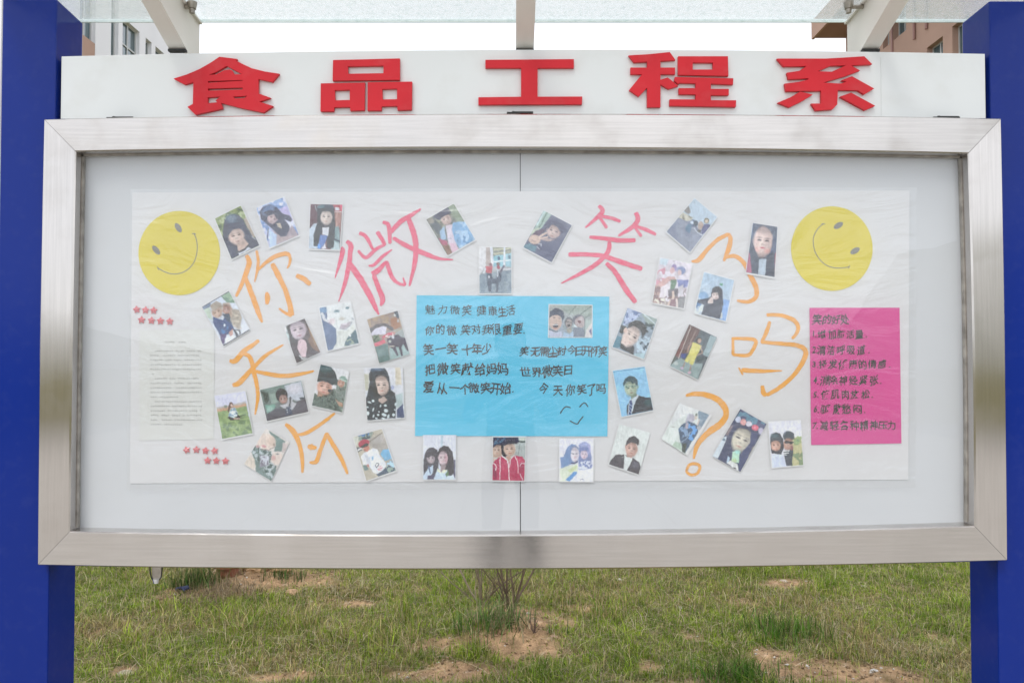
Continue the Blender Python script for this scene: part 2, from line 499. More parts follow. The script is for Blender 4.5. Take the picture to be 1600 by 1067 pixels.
# taller dark clumps one can pick out
def clump(u, v, n, r, hmin, hmax, label, cols=None, seed=0, lean=0.5, wid=0.005, name='grass_clump', cat='grass clump'):
    c = atZ(u, v); rs = np.random.RandomState(seed)
    px = (c.x + rs.normal(0, r, n), c.y + rs.normal(0, r * 0.8, n))
    v_, f_, c_ = blades(n, 0, 0, 0, 0, hmin, hmax, wid, seed, cols=cols, lean=lean, px=px)
    me = fast(name, v_, f_); setcol(me, c_)
    return tag(link(name, me, M['grass']), label, cat, kind='stuff')
DG = [(0.05, 0.11, 0.02), (0.10, 0.19, 0.04), (0.25, 0.23, 0.10)]
clump(304, 925, 420, 0.075, .12, .26, 'dark green spiky grass clump beside the terracotta pot', DG, 31)
clump(445, 912, 160, 0.07, .10, .2, 'thin green grass clump at the far end of the clay mound', DG, 32)
clump(770, 990, 420, 0.11, .08, .22, 'tall green grass clump at the foot of the twiggy shrub', [(0.08, 0.17, 0.03), (0.2, 0.3, 0.09), (.36, .3, .17)], 33, lean=.8)
clump(1225, 990, 420, 0.13, .07, .15, 'dense dark grass tuft above the bare sandy patch', [(0.055, 0.15, 0.012), (0.12, 0.26, 0.03), (.2, .2, .08)], 34)
clump(1148, 1062, 420, 0.10, .07, .14, 'dark bushy grass tuft at the edge of the bare sandy patch', [(0.055, 0.15, 0.012), (0.12, 0.26, 0.03), (.2, .2, .08)], 35)
clump(340, 937, 900, 0.13, .05, .13, 'heap of dry straw coloured grass in front of the terracotta pot', [(0.26, 0.20, 0.12), (0.36, 0.28, 0.17), (.4, .32, .2)], 36, lean=1.3, wid=.004, name='dry_grass_heap', cat='dry grass')

# ------------------------------------------------------------------ twiggy shrub, pot, clods, stones
def shrub(u, v, label, seed, H, nst, spread, colr):
    c = atZ(u, v); rs = random.Random(seed)
    root = empty('dead_shrub', (c.x, c.y, 0)); tag(root, label, 'shrub', 'leafless shrubs behind the notice board')
    mt = mat('twig_bark', colr, 0.85, 0, 0.3, 60)
    def twig(mb, p, d, L, r, depth):
        pts = [p]; rr = [r]
        q = p.copy(); dd = d.copy()
        for k in range(8):
            dd = (dd + Vector((rs.uniform(-.2, .2), rs.uniform(-.2, .2), rs.uniform(-.03, .08)))).normalized()
            q = q + dd * L / 8; pts.append(q.copy()); rr.append(r * (1 - 0.10 * (k + 1)))
            if depth > 0 and rs.random() < 0.6:
                sdv = (dd + Vector((rs.uniform(-1, 1), rs.uniform(-1, 1), rs.uniform(-.1, .6))) * 0.7).normalized()
                twig(mb, q.copy(), sdv, L * rs.uniform(.25, .5), rr[-1] * 0.55, depth - 1)
        mb.tube(pts, rr, 5)
    z0 = float(height(np.array([c.x]), np.array([c.y]))[0]) - 0.02
    for k in range(nst):
        mb = MB(); a = rs.uniform(-1, 1) * spread
        twig(mb, Vector((c.x + rs.uniform(-.02, .02), c.y + rs.uniform(-.02, .02), z0)), Vector((a, rs.uniform(-.3, .3), 1)).normalized(), H * rs.uniform(.7, 1), rs.uniform(.004, .009), 2)
        mb.build('stem', mt, root)
    return root
shrub(800, 972, 'leafless brown shrub rising from the bare soil mound', 4, 0.75, 8, 0.8, (0.15, 0.105, 0.07))
shrub(750, 948, 'leafless grey shrub with arching stems in the green clump', 9, 0.65, 7, 0.8, (0.24, 0.19, 0.13))
shrub(835, 998, 'short dead twig standing in the bare soil mound', 13, 0.17, 2, 0.8, (0.15, 0.10, 0.08))

def rock(name, u, v, r, label, cat, colr, seed, flat=0.6, parent=None, group=None, zoff=0.0):
    c = atZ(u, v); rs = np.random.RandomState(seed)
    bm = bmesh.new(); bmesh.ops.create_icosphere(bm, subdivisions=3, radius=1)
    st = rs.uniform(.75, 1.25, 3)
    for vv in bm.verts:
        p = np.array(vv.co); f = 1 + 0.28 * (fbm(np.array([p[0] * 1.6 + seed]), np.array([p[1] * 1.6 + p[2] * 2.1]), seed)[0] - .5) * 2
        f += 0.12 * (fbm(np.array([p[0] * 5 + seed]), np.array([p[1] * 5 + p[2] * 6]), seed + 3)[0] - .5)
        vv.co = Vector(p * f * st * r); vv.co.z *= flat
    me = bpy.data.meshes.new(name); bm.to_mesh(me); bm.free()
    z = float(height(np.array([c.x]), np.array([c.y]))[0])
    o = link(name, me, mat(name + '_surface', colr, 0.95, 0, 0.35, 60, 0.002, 90, spec=0.1))
    o.location = (c.x, c.y, z + zoff)
    return tag(o, label, cat, group)
clay = (0.38, 0.24, 0.14)
rock('clay_clod', 785, 999, 0.034, 'round lump of orange clay on the soil mound below the shrub', 'clod', (0.30, 0.19, 0.11), 1)
rock('clay_clod', 818, 1028, 0.024, 'small brown clay lump lowest on the soil mound', 'clod', (0.28, 0.19, 0.13), 2)
rock('clay_clod', 865, 998, 0.022, 'crumbly pale clod at the edge of the soil mound', 'clod', (0.40, 0.28, 0.19), 3)
rock('clay_clod', 456, 930, 0.040, 'pale orange clay lump beside the straw heap', 'clod', (0.50, 0.33, 0.20), 4)
rock('clay_clod', 402, 905, 0.11, 'large mass of yellow clay behind the terracotta pot', 'clod', (0.42, 0.27, 0.15), 5, 0.6)
rock('clay_clod', 438, 905, 0.06, 'middle sized lump of clay under the frame', 'clod', (0.42, 0.26, 0.14), 15, 0.6)
rock('clay_clod', 1290, 1032, 0.02, 'small earth crumb on the bare sandy patch', 'clod', (0.3, 0.2, .12), 16, 0.6)
rock('stone', 1366, 1048, 0.017, 'white pebble on the bare sandy patch', 'stone', (0.66, 0.63, 0.6), 6)
rock('stone', 1377, 1041, 0.009, 'tiny pale pebble beyond the white pebble on the sandy patch', 'stone', (0.6, 0.56, 0.52), 17)
rock('stone', 1350, 918, 0.02, 'pale round stone far out in the grass beside the sandy streak', 'stone', (0.62, 0.55, 0.5), 7)
rock('stone', 1062, 945, 0.019, 'whitish flat stone in short grass near a dead twig', 'stone', (0.6, 0.58, 0.56), 8, 0.4)
rock('stone', 1078, 934, 0.02, 'reddish brick fragment in short grass', 'stone', (0.42, 0.2, 0.12), 9, 0.5)
rock('stone', 968, 905, 0.015, 'bright white scrap of stone close under the frame', 'stone', (0.8, 0.8, 0.8), 10, 0.8)
rock('stone', 196, 1052, 0.05, 'grey crumbling earth lump next to the blue post', 'stone', (0.42, 0.36, 0.28), 11, 0.35)
rock('stone', 1225, 908, 0.03, 'low pale stone on the sandy streak under the frame', 'stone', (0.5, 0.42, 0.34), 12, 0.3)
rock('stone', 1110, 1004, 0.010, 'small white chip in the grass beyond the dark tuft', 'stone', (0.75, 0.75, 0.74), 18)
rock('stone', 222, 1000, 0.015, 'small tan stone half sunk in the grass', 'stone', (0.45, 0.35, 0.24), 14)
rng2 = random.Random(77)
# crumbs of earth and grit lying on the bare places: too many and too small to count
def crumbs():
    rs = np.random.RandomState(12); N = 26000
    x = rs.uniform(-3.2, 3.2, N); y = rs.uniform(1.3, 4.2, N)
    k = rs.rand(N) < np.clip(soilness(x, y) * 1.3 - 0.25, 0.01, 1); x, y = x[k], y[k]; N = len(x)
    r = 0.0025 + 0.011 * rs.rand(N) ** 4
    z = height(x, y) + r * 0.3
    D = np.array([(1,0,0),(0,1,0),(-1,0,0),(0,-1,0),(0,0,1),(0,0,-1)], dtype=float)
    P = D[None] * rs.uniform(.6, 1.3, (N, 6, 1)) + rs.uniform(-.25, .25, (N, 6, 3))
    a = rs.uniform(0, 6.28, N); ca, sa = np.cos(a)[:, None], np.sin(a)[:, None]
    P = np.stack([P[..., 0] * ca - P[..., 1] * sa, P[..., 0] * sa + P[..., 1] * ca, P[..., 2] * .7], -1) * r[:, None, None]
    P += np.stack([x, y, z], -1)[:, None]
    T_ = np.array([(0,1,4),(1,2,4),(2,3,4),(3,0,4),(1,0,5),(2,1,5),(3,2,5),(0,3,5)])
    F = (np.arange(N)[:, None, None] * 6 + T_[None]).reshape(-1, 3)
    c = np.array([0.38, 0.26, 0.16]) * rs.uniform(.5, 1.3, (N, 1)); pale = rs.rand(N) < .06; c[pale] = np.array([.6, .56, .5])
    me = fast('earth_crumbs', P.reshape(-1, 3), F); setcol(me, np.repeat(c[:, None], 6, 1).reshape(-1, 3))
    tag(link('earth_crumbs', me, M['soil']), 'loose crumbs of earth and grit on the bare patches of the lawn', 'grit', kind='stuff')
crumbs()

# pot
c = atZ(355, 915)
def lathe(prof, n=24):
    Vv, Ff = [], []
    for (r_, z_) in prof:
        for k in range(n):
            a = 2 * math.pi * k / n; Vv.append((r_ * math.cos(a), r_ * math.sin(a), z_))
    for i in range(len(prof) - 1):
        for k in range(n):
            k2 = (k + 1) % n; Ff.append((i*n+k, i*n+k2, (i+1)*n+k2, (i+1)*n+k))
    Ff.append(tuple(range(n))[::-1])
    return Vv, Ff
Vv, Ff = lathe([(.055, 0), (.062, .04), (.078, .13), (.09, .132), (.09, .16), (.08, .16), (.078, .13), (.05, .02)])
mb = MB().add([(x + c.x, y + c.y, z) for x, y, z in Vv], Ff)
o = mb.build('terracotta_pot', mat('terracotta', (0.30, 0.115, 0.065), 0.85, 0, 0.35, 30, 0.001, 60)); tag(o, 'terracotta coloured pot standing on the clay mound behind the notice board', 'pot')
# scrap of blue wrapper
c = atZ(285, 936); s_ = 0.028
Vv = []; Ff = []
for i in range(6):
    for j in range(5):
        Vv.append((c.x + (i - 2.5) * s_ * .5 + rng2.uniform(-.005, .005), c.y + (j - 2) * s_ * .5, 0.03 + height(np.array([c.x]), np.array([c.y]))[0] + rng2.uniform(0, .03)))
for i in range(5):
    for j in range(4): Ff.append((i*5+j, i*5+j+1, (i+1)*5+j+1, (i+1)*5+j))
tag(MB().add(Vv, Ff).build('wrapper', mat('blue_wrapper', (0.012, 0.02, 0.07), 0.6, 0, 0.5, 60)), 'crumpled dark blue wrapper lying in front of the spiky clump', 'litter')
# ------------------------------------------------------------------ buildings far behind
def wall_with_openings(name, X, sgn, y0, y1, z0, z1, wins, mats, label, deep=0.16, thick=7.0):
    """facade in the plane X=const facing the viewer's axis (sgn=+1 faces +x). wins: (ya, yb, za, zb)"""
    root = empty(name, (X - sgn * thick / 2, (y0 + y1) / 2, 0)); tag(root, label, 'building')
    ys = sorted({y0, y1} | {q for w_ in wins for q in w_[:2]}); zs = sorted({z0, z1} | {q for w_ in wins for q in w_[2:4]})
    mb = MB()
    for i in range(len(ys) - 1):
        for j in range(len(zs) - 1):
            ym, zm = (ys[i] + ys[i+1]) / 2, (zs[j] + zs[j+1]) / 2
            if any(w_[0] < ym < w_[1] and w_[2] < zm < w_[3] for w_ in wins): continue
            mb.box(min(X, X - sgn * deep), max(X, X - sgn * deep), ys[i], ys[i+1], zs[j], zs[j+1])
    # merge the cells into one shell
    me_o = mb.build('facade', mats[0], root)
    xb0, xb1 = sorted((X - sgn * (deep + 0.12), X - sgn * thick))
    MB().box(xb0, xb1, y0, y1, z0, z1 - 0.01).build('core', mats[0], root)
    for w_ in wins:
        ya, yb, za, zb = w_[:4]
        wo = empty('window', (X - sgn * deep, (ya + yb) / 2, (za + zb) / 2)); wo.parent = root
        wo.matrix_parent_inverse = Matrix.Translation(-root.location)
        fr = MB(); xf0, xf1 = sorted((X - sgn * (deep + 0.01), X - sgn * (deep - 0.05))); t = 0.05
        fr.box(xf0, xf1, ya, ya + t, za, zb).box(xf0, xf1, yb - t, yb, za, zb).box(xf0, xf1, ya + t, yb - t, za, za + t).box(xf0, xf1, ya + t, yb - t, zb - t, zb)
        if yb - ya > 0.7:
            fr.box(xf0, xf1, (ya + yb) / 2 - t/2, (ya + yb) / 2 + t/2, za + t, zb - t)
            zt = za + (zb - za) * 0.62
            fr.box(xf0, xf1, ya + t, (ya + yb) / 2 - t/2, zt - t/2, zt + t/2); fr.box(xf0, xf1, (ya + yb) / 2 + t/2, yb - t, zt - t/2, zt + t/2)
        f_ = fr.build('frame', M['winframe'], None)
        f_.parent = wo; f_.matrix_parent_inverse = Matrix.Translation(-wo.location - root.location + root.location)
        g_ = MB().box(*sorted((X - sgn * (deep + 0.005), X - sgn * (deep - 0.015))), ya + t, yb - t, za + t, zb - t).build('pane', M['pane'], None)
        g_.parent = wo; g_.matrix_parent_inverse = f_.matrix_parent_inverse.copy()
    return root
M['winframe'] = mat('window_frame', (0.55, 0.56, 0.56), 0.5, 0, 0.1, 5)
M['pane'] = mat('window_glass', (0.06, 0.12, 0.14), 0.08, 0, 0.3, 0.7, spec=1.0, coat=0.6)
M['wwall'] = mat('white_render', (0.87, 0.87, 0.90), 0.9, 0, 0.06, 0.8, 0.002, 20)
M['pwall'] = mat('salmon_render', (0.46, 0.30, 0.235), 0.9, 0, 0.10, 0.8, 0.004, 25)
M['proof'] = mat('brown_soffit', (0.38, 0.23, 0.21), 0.85, 0, 0.12, 1.0)

XL = -12.0
yl = lambda u: atX(u, 60, XL).y
ztop = atX(240, 70, XL).z
wl = []
storey = 3.3
for (ua, ub, tall) in [(52, 73, 1), (84, 96, 1), (108, 128.5, 0), (131, 149, 2), (173.5, 185, 1), (191.5, 218, 0), (227.6, 237, 0), (243, 256.5, 0), (262, 272, 0), (279, 288, 0)]:
    ya, yb = yl(ua), yl(ub)
    if ua == 131: ya = yl(124)
    if ua == 108: continue
    for s_ in range(4):
        zb = ztop - s_ * storey
        if tall == 1 and s_ == 0: zb = ztop + 1.1
        wl.append((ya, yb, ztop - s_ * storey - 1.9, zb) if not (tall == 2 and s_ == 0) else (ya, yb, ztop - 1.9, ztop + 1.1))
bw = wall_with_openings('white_building', XL, 1, yl(20), yl(297), 0, ztop + 2.6, wl, [M['wwall']], 'white rendered building with deep recessed windows seen past the blue post')
zs_ = atX(138, 68, XL).z
MB().box(XL - 0.14, XL + 0.10, yl(118), yl(143), zs_ - 1.2, zs_ + 0.05).build('spandrel_panel', M['pwall'], bw)

XR = 16.0
yr = lambda u: atX(u, 60, XR).y
wr = []
zB = atX(1460, 66.5, XR).z          # top of the lower window row
zA = atX(1406, 55.5, XR).z          # bottom of the upper window row
for k in range(4):
    wr.append((yr(1473), yr(1448), zB - 1.7 - k * 3.3, zB - k * 3.3))
    wr.append((yr(1389.5), yr(1379.5), zB - 1.7 - k * 3.3 if k else zA - 3.3, (zB if k else zA + 0.25) - k * 3.3 if k else zA - 1.2))
wr.append((yr(1416), yr(1396), zA, zA + 1.8))
wr.append((yr(1389.5), yr(1379.5), zA, zA + 1.8))
wr.append((yr(1473), yr(1448), zA + 0.9, zA + 2.5))
zN = atX(1488, 42, XR).z
wr.append((yr(1515), yr(1488), zN - 5.0, zN))
for k in range(1, 4): wr.append((yr(1416), yr(1396), zA - 3.3 * k, zA + 1.8 - 3.3 * k))
eave = atX(1320, 61, XR).z
br = wall_with_openings('salmon_building', XR, -1, yr(1560), yr(1321.5), 0, eave - 0.003, wr, [M['pwall']], 'salmon pink building with an overhanging roof seen past the right blue post', deep=0.27)
ye0, ye1 = yr(1560) - 1, yr(1321.5) + 0.05
MB().box(XR - 1.5, XR + 8, ye0, ye1 + 0.9 - 0.9, eave, eave + 0.75).build('roof', M['proof'], br)
MB().box(XR - 1.62, XR - 1.503, ye0, ye1 + 0.02, eave - 0.06, eave + 0.8).build('fascia', M['pwall'], br)
for (u, vb) in [(1428.6, 62), (1447.5, 46)]:
    p = atX(u, vb, XR - 0.05); MB().tube([(XR - 0.06, p.y, p.z), (XR - 0.06, p.y, eave - 0.01)], 0.055, 8).build('drain_pipe', M['proof'], br)
p = atX(1395, 83, XR); MB().box(XR - 0.06, XR - 0.002, p.y - 0.06, p.y + 0.06, 0.01, eave - 0.01).build('pilaster_strip', M['proof'], br)
for o in list(bpy.data.objects):
    pass

# ------------------------------------------------------------------ notice board
NB = empty('notice_board', (0, 0.08, 0))
tag(NB, 'steel framed notice board with red lettered white header between two blue posts', 'notice board')

def q3(p0, p1, p2):   # quadratic through three (t,val)
    A = np.array([[t * t, t, 1] for t, _ in (p0, p1, p2)]); b_ = np.array([v for _, v in (p0, p1, p2)])
    k = np.linalg.solve(A, b_); return lambda t: k[0] * t * t + k[1] * t + k[2]
# outer and inner outline of the case frame (slightly bowed sheet steel)
oT = q3((68, 186), (807, 177.5), (1565, 185)); oB = q3((58, 883), (800, 889.5), (1575, 876))
iT = q3((118, 237), (810, 231.5), (1513, 240)); iB = q3((108, 830), (810, 835), (1523, 821.5))
oL = q3((186, 68), (450, 62.4), (883, 58)); oR = q3((185, 1565), (400, 1569.5), (876, 1575))
iL = q3((237, 118), (450, 113.8), (830, 108.5)); iR = q3((240, 1513), (400, 1518), (821.5, 1523))
YF, YB = 0.0, 0.085      # frame front / back
NSEG = 14
def member(ou, inn, name, m):
    """ou / inn: pixel point lists outer and inner"""
    n = len(ou)
    A = [atY(u, v, YF) for u, v in ou]; B = [atY(u, v, YF) for u, v in inn]
    lipd = 0.004
    V = []
    for a, b in zip(A, B):
        d = (a - b).normalized()
        V += [(a.x, YB, a.z), (a.x, YF + lipd, a.z), (a.x - d.x * lipd, YF, a.z - d.z * lipd),
              (b.x + d.x * lipd, YF, b.z + d.z * lipd), (b.x, YF + lipd, b.z), (b.x, YB, b.z)]
    k = 6; F = []
    for i in range(n - 1):
        for j in range(k):
            j2 = (j + 1) % k
            F.append((i*k+j, i*k+j2, (i+1)*k+j2, (i+1)*k+j))
    F += [tuple(range(k)), tuple((n-1)*k + j for j in range(k))[::-1]]
    return MB().add(V, F).build(name, m, NB)
g = 0.55   # mitre gap in px
def hor(fo, fi, x0o, x1o, x0i, x1i):
    to = np.linspace(0, 1, NSEG)
    return [(x0o + (x1o - x0o) * t, fo(x0o + (x1o - x0o) * t)) for t in to], [(x0i + (x1i - x0i) * t, fi(x0i + (x1i - x0i) * t)) for t in to]
def ver(fo, fi, y0o, y1o, y0i, y1i):
    to = np.linspace(0, 1, NSEG)
    return [(fo(y0o + (y1o - y0o) * t), y0o + (y1o - y0o) * t) for t in to], [(fi(y0i + (y1i - y0i) * t), y0i + (y1i - y0i) * t) for t in to]
member(*hor(oT, iT, 68 + g, 1565 - g, 118 + g, 1513 - g), 'frame_member', M['steel_h'])
member(*hor(oB, iB, 58 + g, 1575 - g, 108.5 + g, 1523 - g), 'frame_member', M['steel_h'])
member(*ver(oL, iL, 186, 883, 237.2, 830), 'frame_member', M['steel_v'])
member(*ver(oR, iR, 185, 876, 240.2, 821.5), 'frame_member', M['steel_v'])
# dark backing seen through the mitre joints, and the dirty seal round the glass
def strip(pts, wpx, y0, y1, name, m, parent=NB):
    mb = MB()
    for (a, b) in zip(pts[:-1], pts[1:]):
        pa, pb = atY(*a, y0), atY(*b, y0); d = (pb - pa).normalized(); nrm = Vector((-d.z, 0, d.x)) * wpx * 0.00173 / 2
        mb.hexa([pa - nrm, pb - nrm, pb + nrm, pa + nrm], [p_ + Vector((0, y1 - y0, 0)) for p_ in (pa - nrm, pb - nrm, pb + nrm, pa + nrm)])
    return mb.build(name, m, parent)
YG = 0.034                # glass
# inner seal: thin dark channel between frame reveal and glass
def inset(k):             # inner opening moved inwards by k px at the glass plane, corrected for depth
    return k
tl, trr = (119, 238), (1512, 241)
x0g, x1g = atY(118, 500, 0).x + 0.002, atY(1523, 500, 0).x - 0.002
seal = MB()
def onplane(u, v, Y):      # point straight behind the frame-front point (same x,z)
    p = atY(u, v, YF); return Vector((p.x, Y, p.z))
def sealstrip(f, ts, horizontal, inward):
    pts = [onplane(t, f(t), YG) if horizontal else onplane(f(t), t, YG) for t in ts]
    wv = 0.003
    for a, b in zip(pts[:-1], pts[1:]):
        off_ = Vector(inward) * wv; e = Vector(inward) * -0.002
        seal.hexa([a + e, b + e, b + off_, a + off_], [p_ + Vector((0, 0.012, 0)) for p_ in (a + e, b + e, b + off_, a + off_)])
sealstrip(iT, np.linspace(120, 1511, 9), True, (0, 0, -1))
sealstrip(iL, np.linspace(240, 828, 6), False, (1, 0, 0))
sealstrip(iR, np.linspace(243, 819, 6), False, (-1, 0, 0))
seal.build('glass_seal', M['grime'], NB)
a = onplane(118, 238, YG); b = onplane(1523, 828, YG)
xa, xb, za, zb = onplane(110, 500, YG).x, onplane(1521, 500, YG).x, onplane(300, 836, YG).z, onplane(300, 233, YG).z
MB().box(xa, xb, YG + 0.002, YG + 0.006, za, zb).build('glass_pane', M['glass'], NB)
# back boards with the seam at u=813
YBD = 0.053
xs = atY(813, 500, YBD).x
for (q0, q1) in ((xa - 0.02, xs - 0.0011), (xs + 0.0011, xb + 0.02)):
    MB().box(q0, q1, YBD, YBD + 0.012, za - 0.02, zb + 0.02).build('back_panel', M['board'], NB)
MB().box(xa - 0.025, xb + 0.025, YBD + 0.014, YBD + 0.024, za - 0.02, zb + 0.02).build('back_cover', M['dark'], NB)

# posts
YP0, YP1 = 0.03, 0.165
def post(side):
    if side < 0:
        f0, f1 = atY(90, 20, YP0), atY(72, 1000, YP0)
        b0 = atY(130, 60, YP1)
    else:
        f0, f1 = atY(1546, 20, YP0), atY(1562, 1000, YP0)
        b0 = atY(1499, 60, YP1)
    xi = (f0.x + f1.x) / 2
    xi = -1.260 if side < 0 else 1.321
    xo = xi + side * (0.150 if side < 0 else 0.155)
    # top follows the canopy
    zb_ = atY(130 if side < 0 else 1500, 37, YP1).z; zf_ = atY(88 if side < 0 else 1548, -1 if side < 0 else 2, YP0).z
    x0_, x1_ = sorted((xi, xo))
    mb = MB().hexa([(x0_, YP0, -0.1), (x1_, YP0, -0.1), (x1_, YP1, -0.1), (x0_, YP1, -0.1)], [(x0_, YP0, zf_), (x1_, YP0, zf_), (x1_, YP1, zb_), (x0_, YP1, zb_)])
    mb.build('post', M['blue'], NB, bevel=0.004)
    return xi, zb_, zf_
xl, zpb, zpf = post(-1); xr, _, _ = post(1)
# header panel
def rectpx(u0, v0, u1, v1, u2, v2, u3, v3, Y0, Y1):
    A = [atY(u, v, Y0) for u, v in ((u0, v0), (u1, v1), (u2, v2), (u3, v3))]
    return A
YH = 0.038
n_ = 12
tq = q3((96, 88.5), (800, 78), (1539, 84.5))
top = [(96 + (1539 - 96) * t, tq(96 + (1539 - 96) * t)) for t in np.linspace(0, 1, n_)]
mb = MB(); V = []
for (u, v) in top:
    p = atY(u, v, YH); V += [(p.x, YH, p.z), (p.x, YH, 2.12), (p.x, YH + 0.05, 2.12), (p.x, YH + 0.05, p.z)]
F = []
for i in range(n_ - 1):
    for j in range(4): F.append((i*4+j, i*4+(j+1)%4, (i+1)*4+(j+1)%4, (i+1)*4+j))
F += [(0,1,2,3), tuple((n_-1)*4 + j for j in range(4))[::-1]]
header = MB().add(V, F).build('header_panel', M['white'], NB, bevel=0.0015)
# vertical seams in the header (end cap and one joint)
for uu in (1376,):
    p0, p1 = atY(uu, 90, YH), atY(uu, 183, YH)
    MB().box(p0.x - .0003, p0.x + .0003, YH - 0.0006, YH + 0.001, p1.z, p0.z).build('joint_line', mat('seam_grey', (0.62, 0.63, 0.62), .6), header)

# red characters
def chars():
    def tr(pts, x0, y0, s): return [(x0 + x / s, y0 + y / s) for x, y in pts]
    D = []
    a = (250, 70, 3.902)
    D.append([(tr([(362,75),(470,88),(462,98),(510,122),(560,145),(640,165),(727,178),(685,228),(600,210),(600,298),(675,325),(605,348),(690,375),(630,415),(500,388),(372,356),(383,390),(215,428),(167,380),(200,362),(203,228),(148,243),(82,208),(165,182),(240,150),(310,110)], *a),
        [tr(h, *a) for h in ([(297,186),(345,165),(403,131),(408,131),(498,180),(455,183),(440,158),(425,152),(390,157),(342,182)], [(292,223),(503,216),(503,221),(292,233)], [(292,268),(503,262),(503,274),(292,281)], [(290,322),(366,317),(338,342),(350,352),(290,358)], [(443,318),(535,312),(512,326),(460,329)])])])
    D.append([(tr([(1055,95),(1462,85),(1462,215),(1052,220)], *a), [tr([(1145,133),(1362,128),(1362,175),(1147,178)], *a)]),
        (tr([(980,237),(1250,232),(1247,400),(1160,403),(1158,380),(1062,382),(1060,407),(978,407)], *a), [tr([(1065,278),(1157,275),(1157,338),(1067,340)], *a)]),
        (tr([(1266,230),(1537,226),(1535,397),(1448,400),(1446,374),(1352,376),(1350,402),(1265,402)], *a), [tr([(1355,271),(1445,268),(1445,333),(1357,335)], *a)])])
    b = (700, 0, 3.478)
    D.append([(tr([(203,327),(684,323),(684,370),(487,370),(487,527),(730,526),(728,568),(165,570),(165,530),(397,527),(397,370),(203,370)], *b), [])])
    c = (960, 70, 3.636)
    D.append([(tr([(80,62),(200,55),(315,43),(347,88),(262,93),(262,131),(345,131),(345,168),(262,168),(262,200),(303,187),(335,212),(362,236),(308,252),(262,226),(262,355),(186,355),(186,245),(138,295),(84,258),(158,168),(92,168),(92,131),(186,131),(186,97),(112,101)], *c), []),
        (tr([(362,67),(645,67),(648,178),(362,172)], *c), [tr([(445,102),(560,102),(560,142),(445,142)], *c)]),
        (tr([(344,184),(676,192),(674,227),(548,222),(548,252),(650,252),(650,287),(548,287),(548,316),(692,317),(690,354),(314,347),(314,311),(462,312),(462,283),(366,281),(366,248),(462,248),(462,220),(366,217),(366,226),(340,205)], *c), [])])
    D.append([(tr([(924,80),(1200,80),(1310,74),(1420,67),(1465,112),(1345,118),(1396,148),(1310,180),(1185,216),(1288,222),(1318,210),(1290,203),(1350,180),(1476,250),(1420,283),(1385,260),(1270,258),(1266,340),(1240,368),(1145,375),(1118,335),(1175,335),(1175,262),(975,265),(967,222),(1050,212),(1105,197),(1100,192),(990,197),(980,160),(1050,150),(1092,122),(962,124)], *c), [tr([(1155,152),(1230,120),(1315,118),(1235,155)], *c)]),
        (tr([(1055,267),(1128,284),(1060,325),(995,356),(928,330),(1000,300)], *c), []), (tr([(1282,296),(1345,273),(1482,348),(1425,373)], *c), [])])
    return D
for strokes in chars():
    mb = MB()
    for (outl, holes) in strokes:
        p = prism(outl, holes, YH - 0.011, YH - 0.001, lambda u, v: atY(u, v, YH - 0.011)); mb.add(p.v, p.f)
    mb.build('raised_character', M['red'], header)

# hinge plates on the top of the frame
for (u0, u1, v) in [(168, 208, 184.6), (792, 833, 176.5), (1457, 1498, 183.8)]:
    p0, p1 = atY(u0, v, 0.012), atY(u1, v, 0.012); L = p1.x - p0.x
    mb = MB().box(p0.x, p1.x, 0.006, 0.030, p0.z - 0.003, p0.z + 0.0004).tube([(p0.x + L * .2, 0.012, p0.z + 0.002), (p0.x + L * .28, 0.012, p0.z + 0.002)], 0.0026, 8)
    mb.tube([(p0.x + L * .2, 0.012, p0.z + 0.0025), (p1.x, 0.012, p0.z + 0.0025)], 0.0012, 6)
    mb.build('hinge', M['dark'], NB)
# lock hasp under the frame
p = atY(245, 886, 0.03)
cx, cz = p.x, p.z + 0.004
hasp = MB().box(cx - .0125, cx + .0125, 0.028, 0.032, cz - 0.035, cz).build('lock_hasp', M['metal'], NB, bevel=0.001)
MB().tube([(cx - .0165, .026, cz), (cx - .0165, .026, cz - .012), (cx - .0135, .026, cz - .030), (cx - .008, .026, cz - .0375), (cx + .008, .026, cz - .0375), (cx + .0135, .026, cz - .030), (cx + .0165, .026, cz - .012), (cx + .0165, .026, cz)], 0.0016, 6).build('shackle', M['dark'], hasp)
MB().tube([(cx, .030, cz - .034), (cx, .030, cz - .046)], [0.0115, 0.0085], 14).build('lock_cap', mat('bright_cap', (0.85, 0.86, 0.87), 0.15, 1.0, 0.2, 60), hasp)

